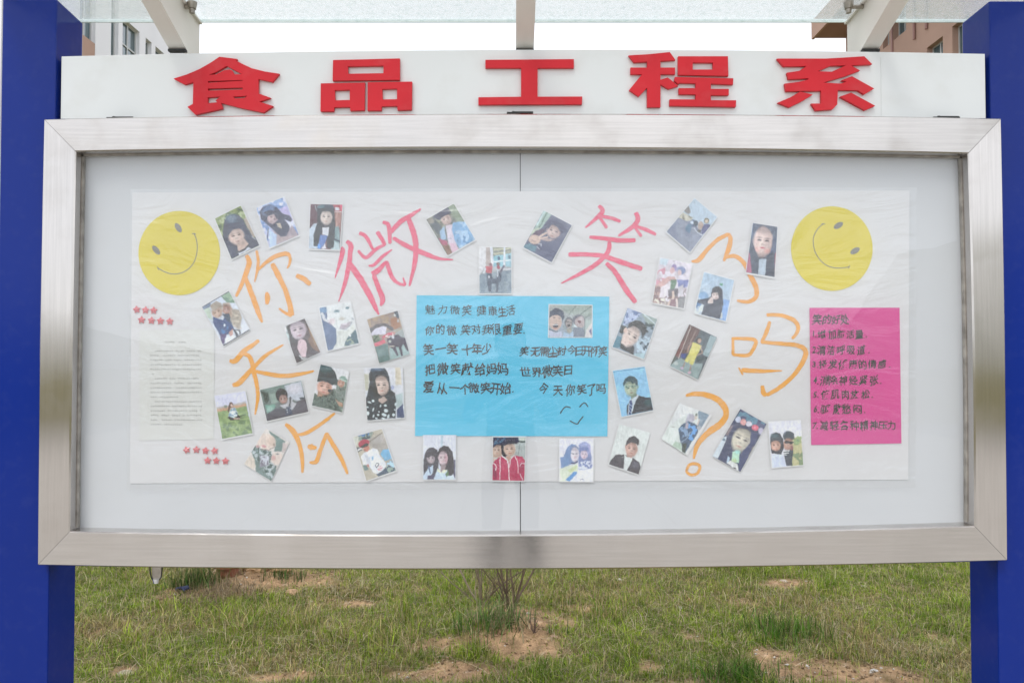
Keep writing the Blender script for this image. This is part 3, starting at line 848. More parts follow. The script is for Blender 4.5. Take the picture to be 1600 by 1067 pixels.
# canopy: hammered glass on three tapered arms
def canopy_mat():
    m = bpy.data.materials.new('hammered_glass'); m.use_nodes = True
    n = m.node_tree; n.nodes.clear(); o = n.nodes.new('ShaderNodeOutputMaterial')
    tcn = n.nodes.new('ShaderNodeTexCoord')
    vo = n.nodes.new('ShaderNodeTexNoise'); vo.inputs['Scale'].default_value = 75; vo.inputs['Detail'].default_value = 2; vo.inputs['Distortion'].default_value = 0.8
    n.links.new(tcn.outputs['Object'], vo.inputs['Vector'])
    r1 = n.nodes.new('ShaderNodeValToRGB'); r1.color_ramp.elements[0].position = 0.34; r1.color_ramp.elements[1].position = 0.50
    r1.color_ramp.elements[0].color = (0.90, 0.93, 0.925, 1); r1.color_ramp.elements[1].color = (1.0, 1.0, 1.0, 1)
    n.links.new(vo.outputs['Fac'], r1.inputs['Fac'])
    tr = n.nodes.new('ShaderNodeBsdfTransparent'); n.links.new(r1.outputs[0], tr.inputs['Color'])
    tl_ = n.nodes.new('ShaderNodeBsdfTranslucent'); tl_.inputs['Color'].default_value = (0.86, 0.90, 0.89, 1)
    m1 = n.nodes.new('ShaderNodeMixShader'); m1.inputs[0].default_value = 0.20
    n.links.new(tr.outputs[0], m1.inputs[1]); n.links.new(tl_.outputs[0], m1.inputs[2])
    gl = n.nodes.new('ShaderNodeBsdfGlossy'); gl.inputs['Roughness'].default_value = 0.12
    bp = n.nodes.new('ShaderNodeBump'); bp.inputs['Distance'].default_value = 0.004; n.links.new(vo.outputs['Fac'], bp.inputs['Height']); n.links.new(bp.outputs[0], gl.inputs['Normal'])
    lw = n.nodes.new('ShaderNodeLayerWeight'); lw.inputs['Blend'].default_value = 0.3
    m2 = n.nodes.new('ShaderNodeMixShader'); mm = n.nodes.new('ShaderNodeMath'); mm.operation = 'MULTIPLY'; mm.inputs[1].default_value = 0.5
    n.links.new(lw.outputs['Fresnel'], mm.inputs[0]); n.links.new(mm.outputs[0], m2.inputs[0])
    n.links.new(m1.outputs[0], m2.inputs[1]); n.links.new(gl.outputs[0], m2.inputs[2]); n.links.new(m2.outputs[0], o.inputs['Surface'])
    return m
M['canopy'] = canopy_mat()
M['edge'] = mat('polished_glass_edge', (0.75, 0.85, 0.83), 0.2, 0, 0.1, 4, coat=0.5)
ycb = YP1 + 0.004
zcb = atY(800, 35.5, ycb).z + 0.001
slope = 0.09
def zc(y): return zcb + (ycb - y) * slope
yfr = -0.40
cn = MB().hexa([(-1.42, ycb, zc(ycb)), (1.49, ycb, zc(ycb)), (1.49, yfr, zc(yfr)), (-1.42, yfr, zc(yfr))], [(-1.42, ycb, zc(ycb) + .008), (1.49, ycb, zc(ycb) + .008), (1.49, yfr, zc(yfr) + .008), (-1.42, yfr, zc(yfr) + .008)]).build('canopy_glass', M['canopy'], NB)
MB().box(-1.42, 1.49, ycb + 0.0005, ycb + 0.004, zcb - 0.0005, zcb + 0.009).build('glass_edge', M['edge'], cn)
for kind_, (wb, fl) in {'left': ((313, 292), (265, 292)), 'centre': (None, (806, 834)), 'right': ((1322, 1345), (1345, 1372))}.items():
    ya = 0.075; za_ = atY(800, 80, ya).z - 0.01
    if kind_ == 'left': x1 = atY(292, 83, ya).x; x0 = atY(265, 83, ya).x; web = x1
    elif kind_ == 'right': x0 = atY(1345, 82, ya).x; x1 = atY(1372, 82, ya).x; web = x0
    else: x0 = atY(806, 74, ya).x; x1 = atY(834, 74, ya).x; web = None
    yk = ycb - 0.005
    yfe = -0.36
    z1_ = atY(245, 0, 0).z
    # bottom flange rises towards the front until it meets the canopy
    def zbot(y): return za_ + 0.012 + (ya - y) * 0.36
    ym = ya - (zc(ya) - (za_ + 0.012)) / (0.40 - slope) + 0.14
    mb = MB()
    def pl(yv, zlo, zhi): return None
    # flange
    t = 0.006
    y_end = max(ym, yfe)
    def zb2(y): return min(zbot(y), zc(y) - 0.025)
    ys_ = list(np.linspace(ya, yfe, 13))
    for a_, b_ in zip(ys_[:-1], ys_[1:]):
        mb.hexa([(x0, a_, zb2(a_)), (x1, a_, zb2(a_)), (x1, b_, zb2(b_)), (x0, b_, zb2(b_))], [(x0, a_, zb2(a_) + t), (x1, a_, zb2(a_) + t), (x1, b_, zb2(b_) + t), (x0, b_, zb2(b_) + t)])
    fo = mb.build('canopy_arm', M['arm'], NB)
    # web and back plate
    wx = web if web is not None else (x0 + x1) / 2
    w2 = wx + (-t if kind_ == 'left' else t)
    mb = MB(); xw0, xw1 = sorted((wx, w2))
    prof = [(yk, 1.95), (ya, 1.95)] + [(y_, zb2(y_) + t) for y_ in ys_] + [(yfe, zc(yfe) - 0.004)] + [(y_, zc(y_) - 0.004) for y_ in ys_[::-1][1:]] + [(yk, zc(yk) - 0.004)]
    npf = len(prof)
    tr_ = tessellate_polygon([[Vector((a, b, 0)) for a, b in prof]])
    mb.add([(xw0, a, b) for a, b in prof] + [(xw1, a, b) for a, b in prof], [tuple(q) for q in tr_] + [tuple(i + npf for i in q[::-1]) for q in tr_] + [(i, npf + i, npf + (i + 1) % npf, (i + 1) % npf) for i in range(npf)])
    mb.build('web_plate', M['arm'], fo)
    if kind_ != 'centre':
        sg = 1 if kind_ == 'left' else -1
        # slim top flange and clamps
        mb = MB(); xt0, xt1 = sorted((wx + sg * 0.0005, wx + sg * 0.008))
        mb.hexa([(xt0, yk, zc(yk) - .010), (xt1, yk, zc(yk) - .010), (xt1, yfe, zc(yfe) - .010), (xt0, yfe, zc(yfe) - .010)], [(xt0, yk, zc(yk) - .005), (xt1, yk, zc(yk) - .005), (xt1, yfe, zc(yfe) - .005), (xt0, yfe, zc(yfe) - .005)])
        mb.build('top_flange', M['arm'], fo)
        yc_ = 0.055; xc_ = atY(300 if kind_ == 'left' else 1326, 25, yc_).x
        zz = zc(yc_)
        mb = MB().tube([(xc_, yc_, zz - 0.022), (xc_, yc_, zz - 0.0035)], [0.011, 0.014], 14).tube([(xc_, yc_, zz + 0.0095), (xc_, yc_, zz + 0.026)], 0.014, 14)
        mb.tube([(xc_, yc_, zz - 0.016), (wx + sg * 0.002, yc_, zz - 0.016)], 0.006, 10).tube([(xc_, yc_, zz - 0.034), (xc_, yc_, zz - 0.022)], [0.007, 0.008], 10)
        mb.build('glass_clamp', M['metal'], fo)
    # dark rubber under the arm where it meets the header
    zh = zb2(ya)
    MB().box(x0, x1, ya - 0.012, ya + 0.004, zh - 0.007, zh - 0.0005).build('gasket', M['dark'], fo)
# ------------------------------------------------------------------ what hangs in the case
YS = 0.0515
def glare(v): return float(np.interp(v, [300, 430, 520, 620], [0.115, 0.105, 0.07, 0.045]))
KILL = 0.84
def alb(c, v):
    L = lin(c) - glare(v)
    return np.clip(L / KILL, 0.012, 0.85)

def sheet(quad, Y, name, m, nu=2, nv=2, wav=0.0, seed=0, parent=None, thick=0.0004):
    """quad in photo pixels TL,TR,BR,BL -> thin sheet"""
    V = []
    for layer in (0, 1):
        for j in range(nv):
            for i in range(nu):
                s, t = i / (nu - 1), j / (nv - 1)
                u = (quad[0][0]*(1-s) + quad[1][0]*s)*(1-t) + (quad[3][0]*(1-s) + quad[2][0]*s)*t
                v = (quad[0][1]*(1-s) + quad[1][1]*s)*(1-t) + (quad[3][1]*(1-s) + quad[2][1]*s)*t
                p = atY(u, v, Y); dy = 0
                if wav: dy = -wav * (fbm(np.array([u / 60.0 + seed]), np.array([v / 40.0]), seed + 1, 3)[0])
                V.append((p.x, p.y + dy + layer * thick, p.z))
    F = []; n = nu * nv
    for j in range(nv - 1):
        for i in range(nu - 1):
            a = j*nu + i; F.append((a, a+1, a+1+nu, a+nu)); F.append((n+a, n+a+nu, n+a+1+nu, n+a+1))
    for i in range(nu - 1):
        F.append((i, n+i, n+i+1, i+1)); a = (nv-1)*nu + i; F.append((a, a+1, n+a+1, n+a))
    for j in range(nv - 1):
        a = j*nu; F.append((a, a+nu, n+a+nu, n+a)); a = j*nu + nu-1; F.append((a, n+a, n+a+nu, a+nu))
    o_ = MB().add(V, F).build(name, m, parent, smooth=bool(wav))
    if wav: o_.data.set_sharp_from_angle(angle=0.6)
    return o_

def disc_px(cx, cy, rx, ry, rot, Y, name, m, parent=None, n=40, thick=0.0004):
    ca, sa = math.cos(R(rot)), math.sin(R(rot)); P = []
    for k in range(n):
        a = -2 * math.pi * k / n; x, y = rx * math.cos(a), ry * math.sin(a)
        P.append(atY(cx + x*ca - y*sa, cy + x*sa + y*ca, Y))
    V = [tuple(p) for p in P] + [(p.x, p.y + thick, p.z) for p in P]
    F = [tuple(range(n)), tuple(range(n, 2*n))[::-1]] + [(k, n+k, n+(k+1) % n, (k+1) % n) for k in range(n)]
    return MB().add(V, F).build(name, m, parent)

def catmull(pts, k=8):
    if len(pts) == 2: 
        return [tuple(pts[0][i] + (pts[1][i] - pts[0][i]) * t for i in range(3)) for t in np.linspace(0, 1, k + 1)]
    P = [pts[0]] + list(pts) + [pts[-1]]; o = []
    for i in range(1, len(P) - 2):
        for t in np.linspace(0, 1, k, endpoint=False):
            o.append(tuple(0.5 * (2*P[i][d] + (P[i+1][d]-P[i-1][d])*t + (2*P[i-1][d]-5*P[i][d]+4*P[i+1][d]-P[i+2][d])*t*t + (-P[i-1][d]+3*P[i][d]-3*P[i+1][d]+P[i+2][d])*t**3) for d in range(3)))
    o.append(tuple(pts[-1])); return o

def ribbon(mb, pts, Y, rs, rough=0.12, k=8, thick=0.00008):
    """pts: (u,v,width px) -> flat brush mark with uneven edges"""
    q = catmull(pts, k); n = len(q); A, B = [], []
    q = [q[0]] + q + [q[-1]]
    for i in range(1, n + 1):
        dx, dy = q[min(i+1, n)][0] - q[max(i-1, 1)][0], q[min(i+1, n)][1] - q[max(i-1, 1)][1]
        L = math.hypot(dx, dy) or 1; nx, ny = -dy / L, dx / L; wd = q[i][2] / 2
        if i in (1, n): wd *= 0.6
        a, b = wd * (1 + rs.uniform(-rough, rough)), wd * (1 + rs.uniform(-rough, rough))
        A.append((q[i][0] + nx*a, q[i][1] + ny*a)); B.append((q[i][0] - nx*b, q[i][1] - ny*b))
    V = [tuple(atY(u, v, Y)) for u, v in A] + [tuple(atY(u, v, Y)) for u, v in B]
    F = [(i, i+1, n+i+1, n+i) for i in range(n - 1)]
    mb.add(V, F)

# ---- poster sheet
M['poster'] = mat('thin_white_paper', (0.685, 0.68, 0.692), 0.7, 0, 0.03, 5.0, 0.0004, 14)
poster = sheet([(207, 301), (1421, 298), (1419, 749), (203, 755)], YS, 'poster_sheet', M['poster'], 60, 24, 0.0010, 3, thick=0.0003)
tag(poster, 'wide sheet of thin white paper carrying the big brushed orange and red characters', 'poster')
def marker(name, c, v):
    return mat(name, tuple(alb(c, v)), 0.7, 0, 0.10, 60.0, col2=tuple(np.clip(alb(c, v) * 0.80 + 0.09, 0, .9)))
M['mk_o1'] = marker('orange_marker', 'f0a860', 440); M['mk_o2'] = marker('deep_orange_marker', 'f0a03c', 600); M['mk_r'] = marker('pink_red_marker', 'e37088', 400)
def T(pts, c): return [(c[0] + x / c[2], c[1] + y / c[2], wd / c[2]) for x, y, wd in pts]
c1, c2, c3, c4 = (200, 290, 5.333), (460, 290, 5.333), (740, 290, 5.333), (1000, 290, 5.336)
c6, c7, c8, c9 = (200, 450, 5.333), (1120, 470, 4.447), (1010, 600, 6.154), (440, 620, 5.333)
BR = [
 ('orange', M['mk_o1'], c1, [[(985,580,30),(1010,640,44),(980,740,40),(940,840,30),(900,925,22)], [(970,740,24),(1010,850,44),(1055,970,44),(1090,1067,40),(1118,1140,18)], [(1070,540,22),(1085,620,26),(1078,700,24),(1055,805,10)],
   [(1085,705,16),(1150,640,30),(1230,590,36),(1320,568,36),(1350,600,26),(1345,655,22),(1325,690,10)], [(1200,650,40),(1250,745,46),(1310,870,40),(1350,1000,44),(1362,1085,48)], [(1366,1080,40),(1310,1060,24),(1258,1023,16)], [(1155,888,22),(1162,935,44),(1156,990,24)], [(1400,750,34),(1460,775,44),(1520,825,34)]]),
 ('red', M['mk_r'], c2, [[(435,462,30),(470,500,44),(465,560,40),(457,640,40),(430,780,36),(400,880,24),(368,968,8)], [(385,520,36),(402,545,40),(385,620,34),(338,772,8)], [(450,640,50),(540,765,54),(620,900,50),(668,1000,40),(704,1075,14)],
   [(540,395,30),(585,415,32),(618,460,30),(655,535,22)], [(688,385,34),(725,440,34),(755,500,28)], [(530,540,22),(595,600,30),(680,530,28),(755,492,22)], [(618,668,14),(665,660,26),(735,590,28),(815,533,10)], [(735,305,26),(780,325,34),(793,400,34),(796,485,26)],
   [(800,392,34),(880,305,40),(960,255,36),(1055,195,16)], [(950,275,40),(990,385,48),(1012,500,44),(1002,650,38),(958,838,18)], [(820,435,30),(940,505,38),(1080,565,40),(1200,608,28),(1325,618,8)], [(645,738,40),(700,705,44),(765,638,24),(782,685,36),(815,765,34),(862,812,26),(925,830,24)], [(925,832,24),(905,765,12)], [(660,745,36),(700,850,40),(735,945,44),(718,1002,18)]]),
 ('red', M['mk_r'], c3, [[(1042,168,28),(1075,210,38),(1035,262,34),(930,352,14)], [(1050,255,24),(1140,270,30),(1225,300,26)], [(1050,265,24),(1112,355,30)], [(1350,225,36),(1370,280,40),(1325,345,38),(1205,420,20)], [(1340,335,24),(1440,370,32),(1520,410,26)], [(1345,350,20),(1400,425,28)],
   [(965,430,26),(1080,440,36),(1220,458,38),(1350,455,34)], [(1130,468,30),(1128,530,38),(1088,595,36),(1000,670,36),(880,738,30),(728,816,10)], [(790,575,40),(950,575,36),(1090,590,38),(1250,645,42),(1405,695,40)], [(1105,645,34),(1180,722,40),(1270,865,46),(1352,975,36)]]),
 ('orange', M['mk_o1'], c4, [[(428,632,14),(490,620,40),(560,535,34),(650,450,34),(742,403,30)], [(735,400,30),(755,450,36),(735,540,40),(698,630,20)], [(705,602,24),(790,588,34),(865,645,36),(920,750,40),(968,855,42),(965,930,36),(900,968,32),(808,958,20)]]),
 ('orange', M['mk_o2'], c7, [[(112,252,18),(112,378,22)], [(102,262,18),(180,262,24),(268,275,26),(250,340,26),(212,378,26),(112,374,20)], [(345,98,24),(440,100,26),(530,132,30),(565,180,28),(552,230,24),(522,262,20)], [(368,142,20),(350,205,28),(310,290,22)],
   [(305,286,22),(450,298,28),(560,310,30),(615,345,34),(605,410,34),(535,515,30),(440,600,30),(345,655,26)], [(345,655,30),(325,640,34),(316,588,24)], [(152,462,10),(182,515,14)], [(172,480,32),(300,488,28),(455,485,8)]]),
 ('orange', M['mk_o2'], c8, [[(378,112,24),(450,95,40),(560,100,50),(680,145,58),(750,222,60),(765,300,54),(715,380,62),(610,455,60),(530,530,50),(480,610,44),(455,718,20)],
   [(385,830,24),(410,780,28),(455,763,30),(505,778,30),(512,815,28),(485,860,28),(430,872,28),(390,845,26),(385,825,20)]]),
 ('orange', M['mk_o2'], c6, [[(845,605,26),(895,605,44),(960,530,40),(1025,485,36),(1092,435,28)], [(870,810,30),(925,790,44),(1010,700,38),(1060,648,34),(1150,560,30),(1295,472,14)], [(960,545,30),(1010,570,36),(1038,640,38),(1048,700,38),(1072,800,34),(1082,910,30),(1058,1056,14)], [(1050,690,22),(1150,712,34),(1300,732,36),(1440,715,30),(1550,690,14)]]),
 ('orange', M['mk_o2'], c9, [[(30,225,26),(80,268,44),(122,330,44),(155,420,36),(172,520,34),(174,632,20)], [(120,315,20),(200,302,30),(320,230,30),(445,135,20)], [(232,545,20),(288,538,36),(320,450,34),(378,298,30)], [(372,300,30),(430,400,38),(500,520,36),(550,642,20)], [(218,408,30),(250,418,44),(292,422,20)], [(225,398,10),(275,438,12)], [(240,445,10),(255,390,12)]]),
]
rsb = random.Random(3)
for colr, m_, cc_, strokes in BR:
    mb = MB()
    for k, st in enumerate(strokes):
        ribbon(mb, T(st, cc_), YS - 0.0013 - 0.00006 * k, rsb, 0.09, 8)
    mb.build('brushed_character', m_, poster)

# ---- smiling discs
def smiley(cx, cy, rx, ry, eyes, mouth, label, ticks):
    m_ = mat('yellow_paper', tuple(alb('d9cb62', cy - 20)), 0.7, 0, 0.06, 7.0, 0.0003, 20)
    d = disc_px(cx, cy, rx, ry, 0, YS - 0.0018, 'smiley_face', m_, None, 72, 0.0006); tag(d, label, 'smiley')
    ink = M['pencil']
    for e in eyes: disc_px(*e, YS - 0.0021, 'eye', ink, d, 20, 0.0002)
    mb = MB()
    ribbon(mb, mouth, YS - 0.0021, rsb, 0.1, 6)
    for i, t in enumerate(ticks): ribbon(mb, t, YS - 0.0022 - .0001 * i, rsb, 0.1, 3)
    mb.build('mouth', ink, d)
M['pencil'] = mat('grey_pencil', (0.20, 0.19, 0.16), 0.7, 0, 0.2, 80)
def P5(l, c=c1, wd=7): return [(c[0] + x / c[2], c[1] + y / c[2], wd / c[2]) for x, y in l]
smiley(280, 395.5, 63.8, 65.8, [(278.5, 356, 8.2, 4.2, 58), (244, 391, 8.6, 4.2, 50)], P5([(248,688),(320,725),(390,737),(460,722),(520,680),(558,620),(576,540),(572,460),(550,400)]),
       'yellow paper smiley face above the group of three red paper stars', [P5([(245,675),(255,705)]), P5([(532,404),(552,400),(566,408)])])
s5 = (1200, 290, 4.706)
smiley(1299.8, 388.5, 63.8, 66.0, [(1310, 352.5, 8.2, 4.4, -32), (1336, 392, 8.2, 4.4, -30)], P5([(405,283),(365,320),(335,380),(335,440),(352,500),(395,560),(450,595),(520,607),(600,598)], s5, 6),
       'yellow paper smiley face directly above the pink handwritten sheet', [P5([(392,286),(405,281),(422,286)], s5, 6), P5([(600,585),(592,612)], s5, 6)])

# ---- coloured sheets
M['cyan'] = mat('sky_blue_paper', tuple(alb('66bfdc', 590)), 0.55, 0, 0.06, 4.0, 0.0003, 18)
blue = sheet([(651, 461.5), (952, 463.5), (949, 681.5), (648.5, 681)], YS - 0.0024, 'blue_sheet', M['cyan'], 16, 12, 0.0004, 9, thick=0.0003)
tag(blue, 'sky blue paper sheet with black handwriting and a small line drawn face', 'paper sheet')
M['mag'] = mat('magenta_paper', tuple(alb('cf4f93', 620)), 0.55, 0, 0.08, 6.0, 0.0003, 18)
pink = sheet([(1264.8, 481), (1405.5, 480.8), (1408.5, 692.5), (1267.5, 695)], YS - 0.0024, 'pink_sheet', M['mag'], 10, 12, 0.0003, 19, thick=0.0003)
tag(pink, 'magenta pink paper sheet with a numbered handwritten list', 'paper sheet')
M['page'] = mat('printer_paper', (0.675, 0.68, 0.66), 0.7, 0, 0.03, 6.0)
page = sheet([(217.5, 516), (335, 514), (334, 686), (218, 688)], YS - 0.0016, 'printed_page', M['page'], 6, 6, 0.0004, 29, thick=0.0003)
tag(page, 'white typed page with three small paragraphs between the two groups of red stars', 'page')
M['ink'] = mat('black_marker_ink', (0.022, 0.022, 0.03), 0.6, 0, 0.3, 60)
M['ink2'] = mat('faded_print_ink', (0.24, 0.245, 0.24), 0.8, 0, 0.3, 60)

# handwriting from the built-in glyphs, each one placed, slanted and thickened by hand
fc = bpy.data.curves.new('glyph_source', 'FONT'); fc.resolution_u = 2
fo_ = bpy.data.objects.new('glyph_source', fc); COL.objects.link(fo_)
GL = {}
def glyph(ch, off_):
    key = (ch, off_)
    if key not in GL:
        fc.body = ch; fc.size = 1.0; fc.offset = off_
        dg = bpy.context.evaluated_depsgraph_get(); dg.update()
        me = fo_.evaluated_get(dg).to_mesh()
        v = [(a.co.x, a.co.y) for a in me.vertices]; f = [tuple(p.vertices) for p in me.polygons]
        fo_.evaluated_get(dg).to_mesh_clear()
        GL[key] = (v, f)
    return GL[key]
def write(parent, items, Y, m_, off_=0.0, seed=0, jit=1.0):
    """items: (char, u centre, v centre, size px[, rotation])"""
    rs = random.Random(seed); mb = MB()
    for k, it in enumerate(items):
        ch, u, v, sz = it[:4]
        vs, fs = glyph(ch, off_)
        if not vs: continue
        xs_ = [a for a, _ in vs]; ys_ = [b for _, b in vs]
        cx_, cy_ = (min(xs_) + max(xs_)) / 2, (min(ys_) + max(ys_)) / 2
        rot = R(rs.uniform(-7, 3) * jit + (it[4] if len(it) > 4 else 0)); sh = 0.04 * jit + rs.uniform(-.06, .10) * jit; sxx = sz * rs.uniform(.92, 1.08); syy = sz * rs.uniform(.95, 1.18)
        ph = rs.uniform(0, 6)
        Vv = []
        for a, b in vs:
            x, y = (a - cx_), (b - cy_)
            x2 = x + sh * y + 0.03 * jit * math.sin(6 * y + ph); y2 = y + 0.05 * jit * math.sin(5 * x + ph) + 0.05 * jit * x
            x2, y2 = x2 * sxx, y2 * syy
            uu = u + x2 * math.cos(rot) + y2 * math.sin(rot); vv2 = v - (-x2 * math.sin(rot) + y2 * math.cos(rot))
            Vv.append(tuple(atY(uu, vv2, Y)))
        mb.add(Vv, fs)
    return mb.build('handwritten_line' if jit else 'printed_text', m_, parent)
cb = (640, 455, 5.93)
def line(s, xs_, ys_, sz, c): return [(ch, c[0] + x / c[2], c[1] + y / c[2], sz / c[2]) for ch, x, y in zip(s, xs_, ys_)]
def spread(s, x0, x1, y0, y1, sz, c):
    n = len(s); return [(ch, c[0] + (x0 + (x1 - x0) * i / (n - 1)) / c[2], c[1] + (y0 + (y1 - y0) * i / (n - 1)) / c[2], sz / c[2]) for i, ch in enumerate(s)]
YI = YS - 0.0035
write(blue, line('魅力微笑健康生活', [190,305,420,530,665,770,858,935], [170,172,175,178,180,182,190,180], 92, cb), YI, M['ink'], 0.004, 1)
write(blue, line('你的微笑对我很重要', [185,285,390,520,615,715,800,905,1005], [362,350,362,360,352,355,350,360,350], 95, cb) + [('.', 640+1060/5.93, 455+388/5.93, 15)], YI, M['ink'], 0.010, 2)
write(blue, line('笑一笑', [175,285,395], [540,528,535], 105, cb) + line('十年少', [533,622,715], [540,535,530], 100, cb), YI, M['ink'], 0.014, 3)
write(blue, line('把微笑献给妈妈', [190,305,425,535,655,758,862], [725,722,718,722,722,722,718], 105, cb), YI, M['ink'], 0.016, 4)
write(blue, line('爱从一个微笑开始', [175,300,415,512,595,705,795,890], [885,900,893,905,895,895,905,900], 102, cb) + [('.', 640+955/5.93, 455+935/5.93, 16)], YI, M['ink'], 0.016, 5)
cd = (790, 455, 4.54)
write(blue, line('笑无需尘封今日开怀笑', [133,210,278,335,395,468,522,577,632,690], [425,430,428,430,425,418,425,425,425,428], 70, cd), YI, M['ink'], 0.014, 6)
write(blue, line('世界微笑日', [140,222,295,368,445], [570,575,570,565,560], 78, cd), YI, M['ink'], 0.014, 7)
write(blue, line('今天你笑了吗', [270,372,458,540,610,678], [690,705,700,695,700,690], 76, cd), YI, M['ink'], 0.012, 8)
mb = MB()
for i, st in enumerate([[(388,868),(405,838),(430,818),(462,826)], [(524,822),(545,798),(565,793),(584,820)], [(455,918),(505,941),(525,918),(551,886)]]):
    ribbon(mb, [(cd[0] + x / cd[2], cd[1] + y / cd[2], 1.6) for x, y in st], YI - 0.0001 * i, rsb, 0.1, 6)
mb.build('line_drawn_face', M['ink'], blue)
cp = (1250, 470, 4.447)
PK = [('笑的好处', [118,188,250,310], 130, 62), ('1.增加肺活量.', [95,108,150,222,285,350,412,460], 232, 58), ('2.清洁呼吸道.', [98,118,150,215,285,355,425,478], 342, 58),
      ('3.抒发健康的情感.', [98,122,160,228,298,370,435,502,570,622], 440, 60), ('4.消除神经紧张.', [105,125,168,230,300,370,440,515,560], 552, 60), ('5.使肌肉放松.', [105,122,175,245,315,380,455,500], 650, 58),
      ('6.驱散愁闷.', [108,126,175,258,322,400,450], 752, 60), ('7.减轻各种精神压力', [102,118,168,240,310,378,446,512,576,636], 865, 60)]
for k, (s, xs_, y, sz) in enumerate(PK):
    its = []
    for ch, x in zip(s, xs_):
        if ch == '.': its.append((ch, cp[0] + x / cp[2], cp[1] + (y + sz * .38) / cp[2], 14))
        else: its.append((ch, cp[0] + x / cp[2], cp[1] + y / cp[2], sz * (0.95 if ch in '1234567' else 1.06) / cp[2]))
    write(pink, its, YI, M['ink'], 0.016, 20 + k)

# typed page: rows of illegibly small print
rs_ = random.Random(8)
def printrow(u0, u1, v, h, pitch, bold=False):
    mb = MB(); u = u0
    while u < u1:
        if rs_.random() < 0.93:
            w_ = pitch * rs_.uniform(.55, .8); hh = h * rs_.uniform(.7, 1)
            for q in range(3):
                a = rs_.uniform(0, 1)
                if a < .5:
                    x = u + rs_.uniform(0, w_ * .8); P = [(x, v - hh/2), (x + .28, v - hh/2), (x + .28, v + hh/2), (x, v + hh/2)]
                else:
                    y = v + rs_.uniform(-.5, .4) * hh; P = [(u, y), (u + w_, y), (u + w_, y + .34), (u, y + .34)]
                b = [tuple(atY(*p_, YS - 0.0023 - .00006 * q)) for p_ in P]; mb.add(b, [(0, 1, 2, 3)])
        u += pitch
    mb.build('printed_text', M['ink2'], page)
cq = (200, 500, 5.333)
rows = [(308,485,180,1)] + [(a, b, y, 0) for a, b, y in [(222,608,254),(186,608,291),(186,608,329),(186,608,368),(186,608,407),(186,210,446),(222,608,483),(188,608,522),(188,608,560),(190,608,598),(190,415,637),(225,608,675),(190,608,713),(190,608,751),(190,608,789),(192,608,828),(192,445,866)]]
for a, b, y, bd in rows:
    y += 4
    printrow(cq[0] + a / cq[2], cq[0] + b / cq[2], cq[1] + y / cq[2], 2.4 if not bd else 3.0, 3.35 if not bd else 4.2)

# ---- folded paper stars
def star(u, v, r, rot, label):
    Y = YS - 0.0018; c = atY(u, v, Y); r = r * 0.00180; V = []
    for k in range(10):
        a = R(rot) + math.pi * k / 5 + math.pi / 2; q = r if k % 2 == 0 else r * 0.56
        V.append((c.x + q * math.cos(a), Y - (0.0012 if k % 2 == 0 else 0.0022), c.z + q * math.sin(a)))
    n = 10; V += [(x, Y, z) for x, y, z in V[:10]] + [(c.x, Y - 0.0062, c.z)]
    F = [(k, (k+1) % n, 20) for k in range(n)] + [(k, n+k, n+(k+1) % n, (k+1) % n) for k in range(n)] + [tuple(range(n, 2*n))]
    tag(MB().add(V, F).build('paper_star', M['star'], None, smooth=False), label, 'star', 'puffy red paper stars stuck beside the typed page')
M['star'] = mat('red_lucky_star', (0.70, 0.13, 0.15), 0.45, 0, 0.2, 200, coat=0.3)
sa = (200, 465, 17.78); sb = (275, 690, 16.84)
o1, o2 = 'upper row of the stars below the yellow smiley', 'lower row of the stars below the yellow smiley'
SL = [(245,335,8,'first star of the '+o1),(490,350,-3,'middle star of the '+o1),(715,360,-2,'last star of the '+o1),(380,620,0,'first star of the '+o2),(655,640,-5,'second star of the '+o2),(905,650,0,'third star of the '+o2),(1165,665,3,'last star of the '+o2)]
for x, y, r_, l in SL: star(sa[0] + x / sa[2], sa[1] + y / sa[2], 6.3, r_, l)
o1, o2 = 'upper row of the stars below the typed page', 'lower row of the stars below the typed page'
SL = [(285,215,20,'first star of the '+o1),(540,210,0,'second star of the '+o1),(780,235,-6,'third star of the '+o1),(1020,240,12,'last star of the '+o1),(835,495,0,'first star of the '+o2),(1065,500,-3,'middle star of the '+o2),(1305,510,0,'last star of the '+o2)]
for x, y, r_, l in SL: star(sb[0] + x / sb[2], sb[1] + y / sb[2], 6.1, r_, l)
fcn = [o for o in bpy.data.objects if o.name == 'glyph_source']
# ------------------------------------------------------------------ snapshots: each picture is painted on its own grid of points
M['print'] = mat('photo_print', (0, 0, 0), 0.32, 0, 0, attr=True, spec=0.5)
M['pborder'] = mat('photo_paper_white', (0.76, 0.76, 0.77), 0.4, 0, 0.02, 5)

def dk(h, f):
    return ''.join('%02x' % int(int(h[i:i + 2], 16) * f) for i in (0, 2, 4))

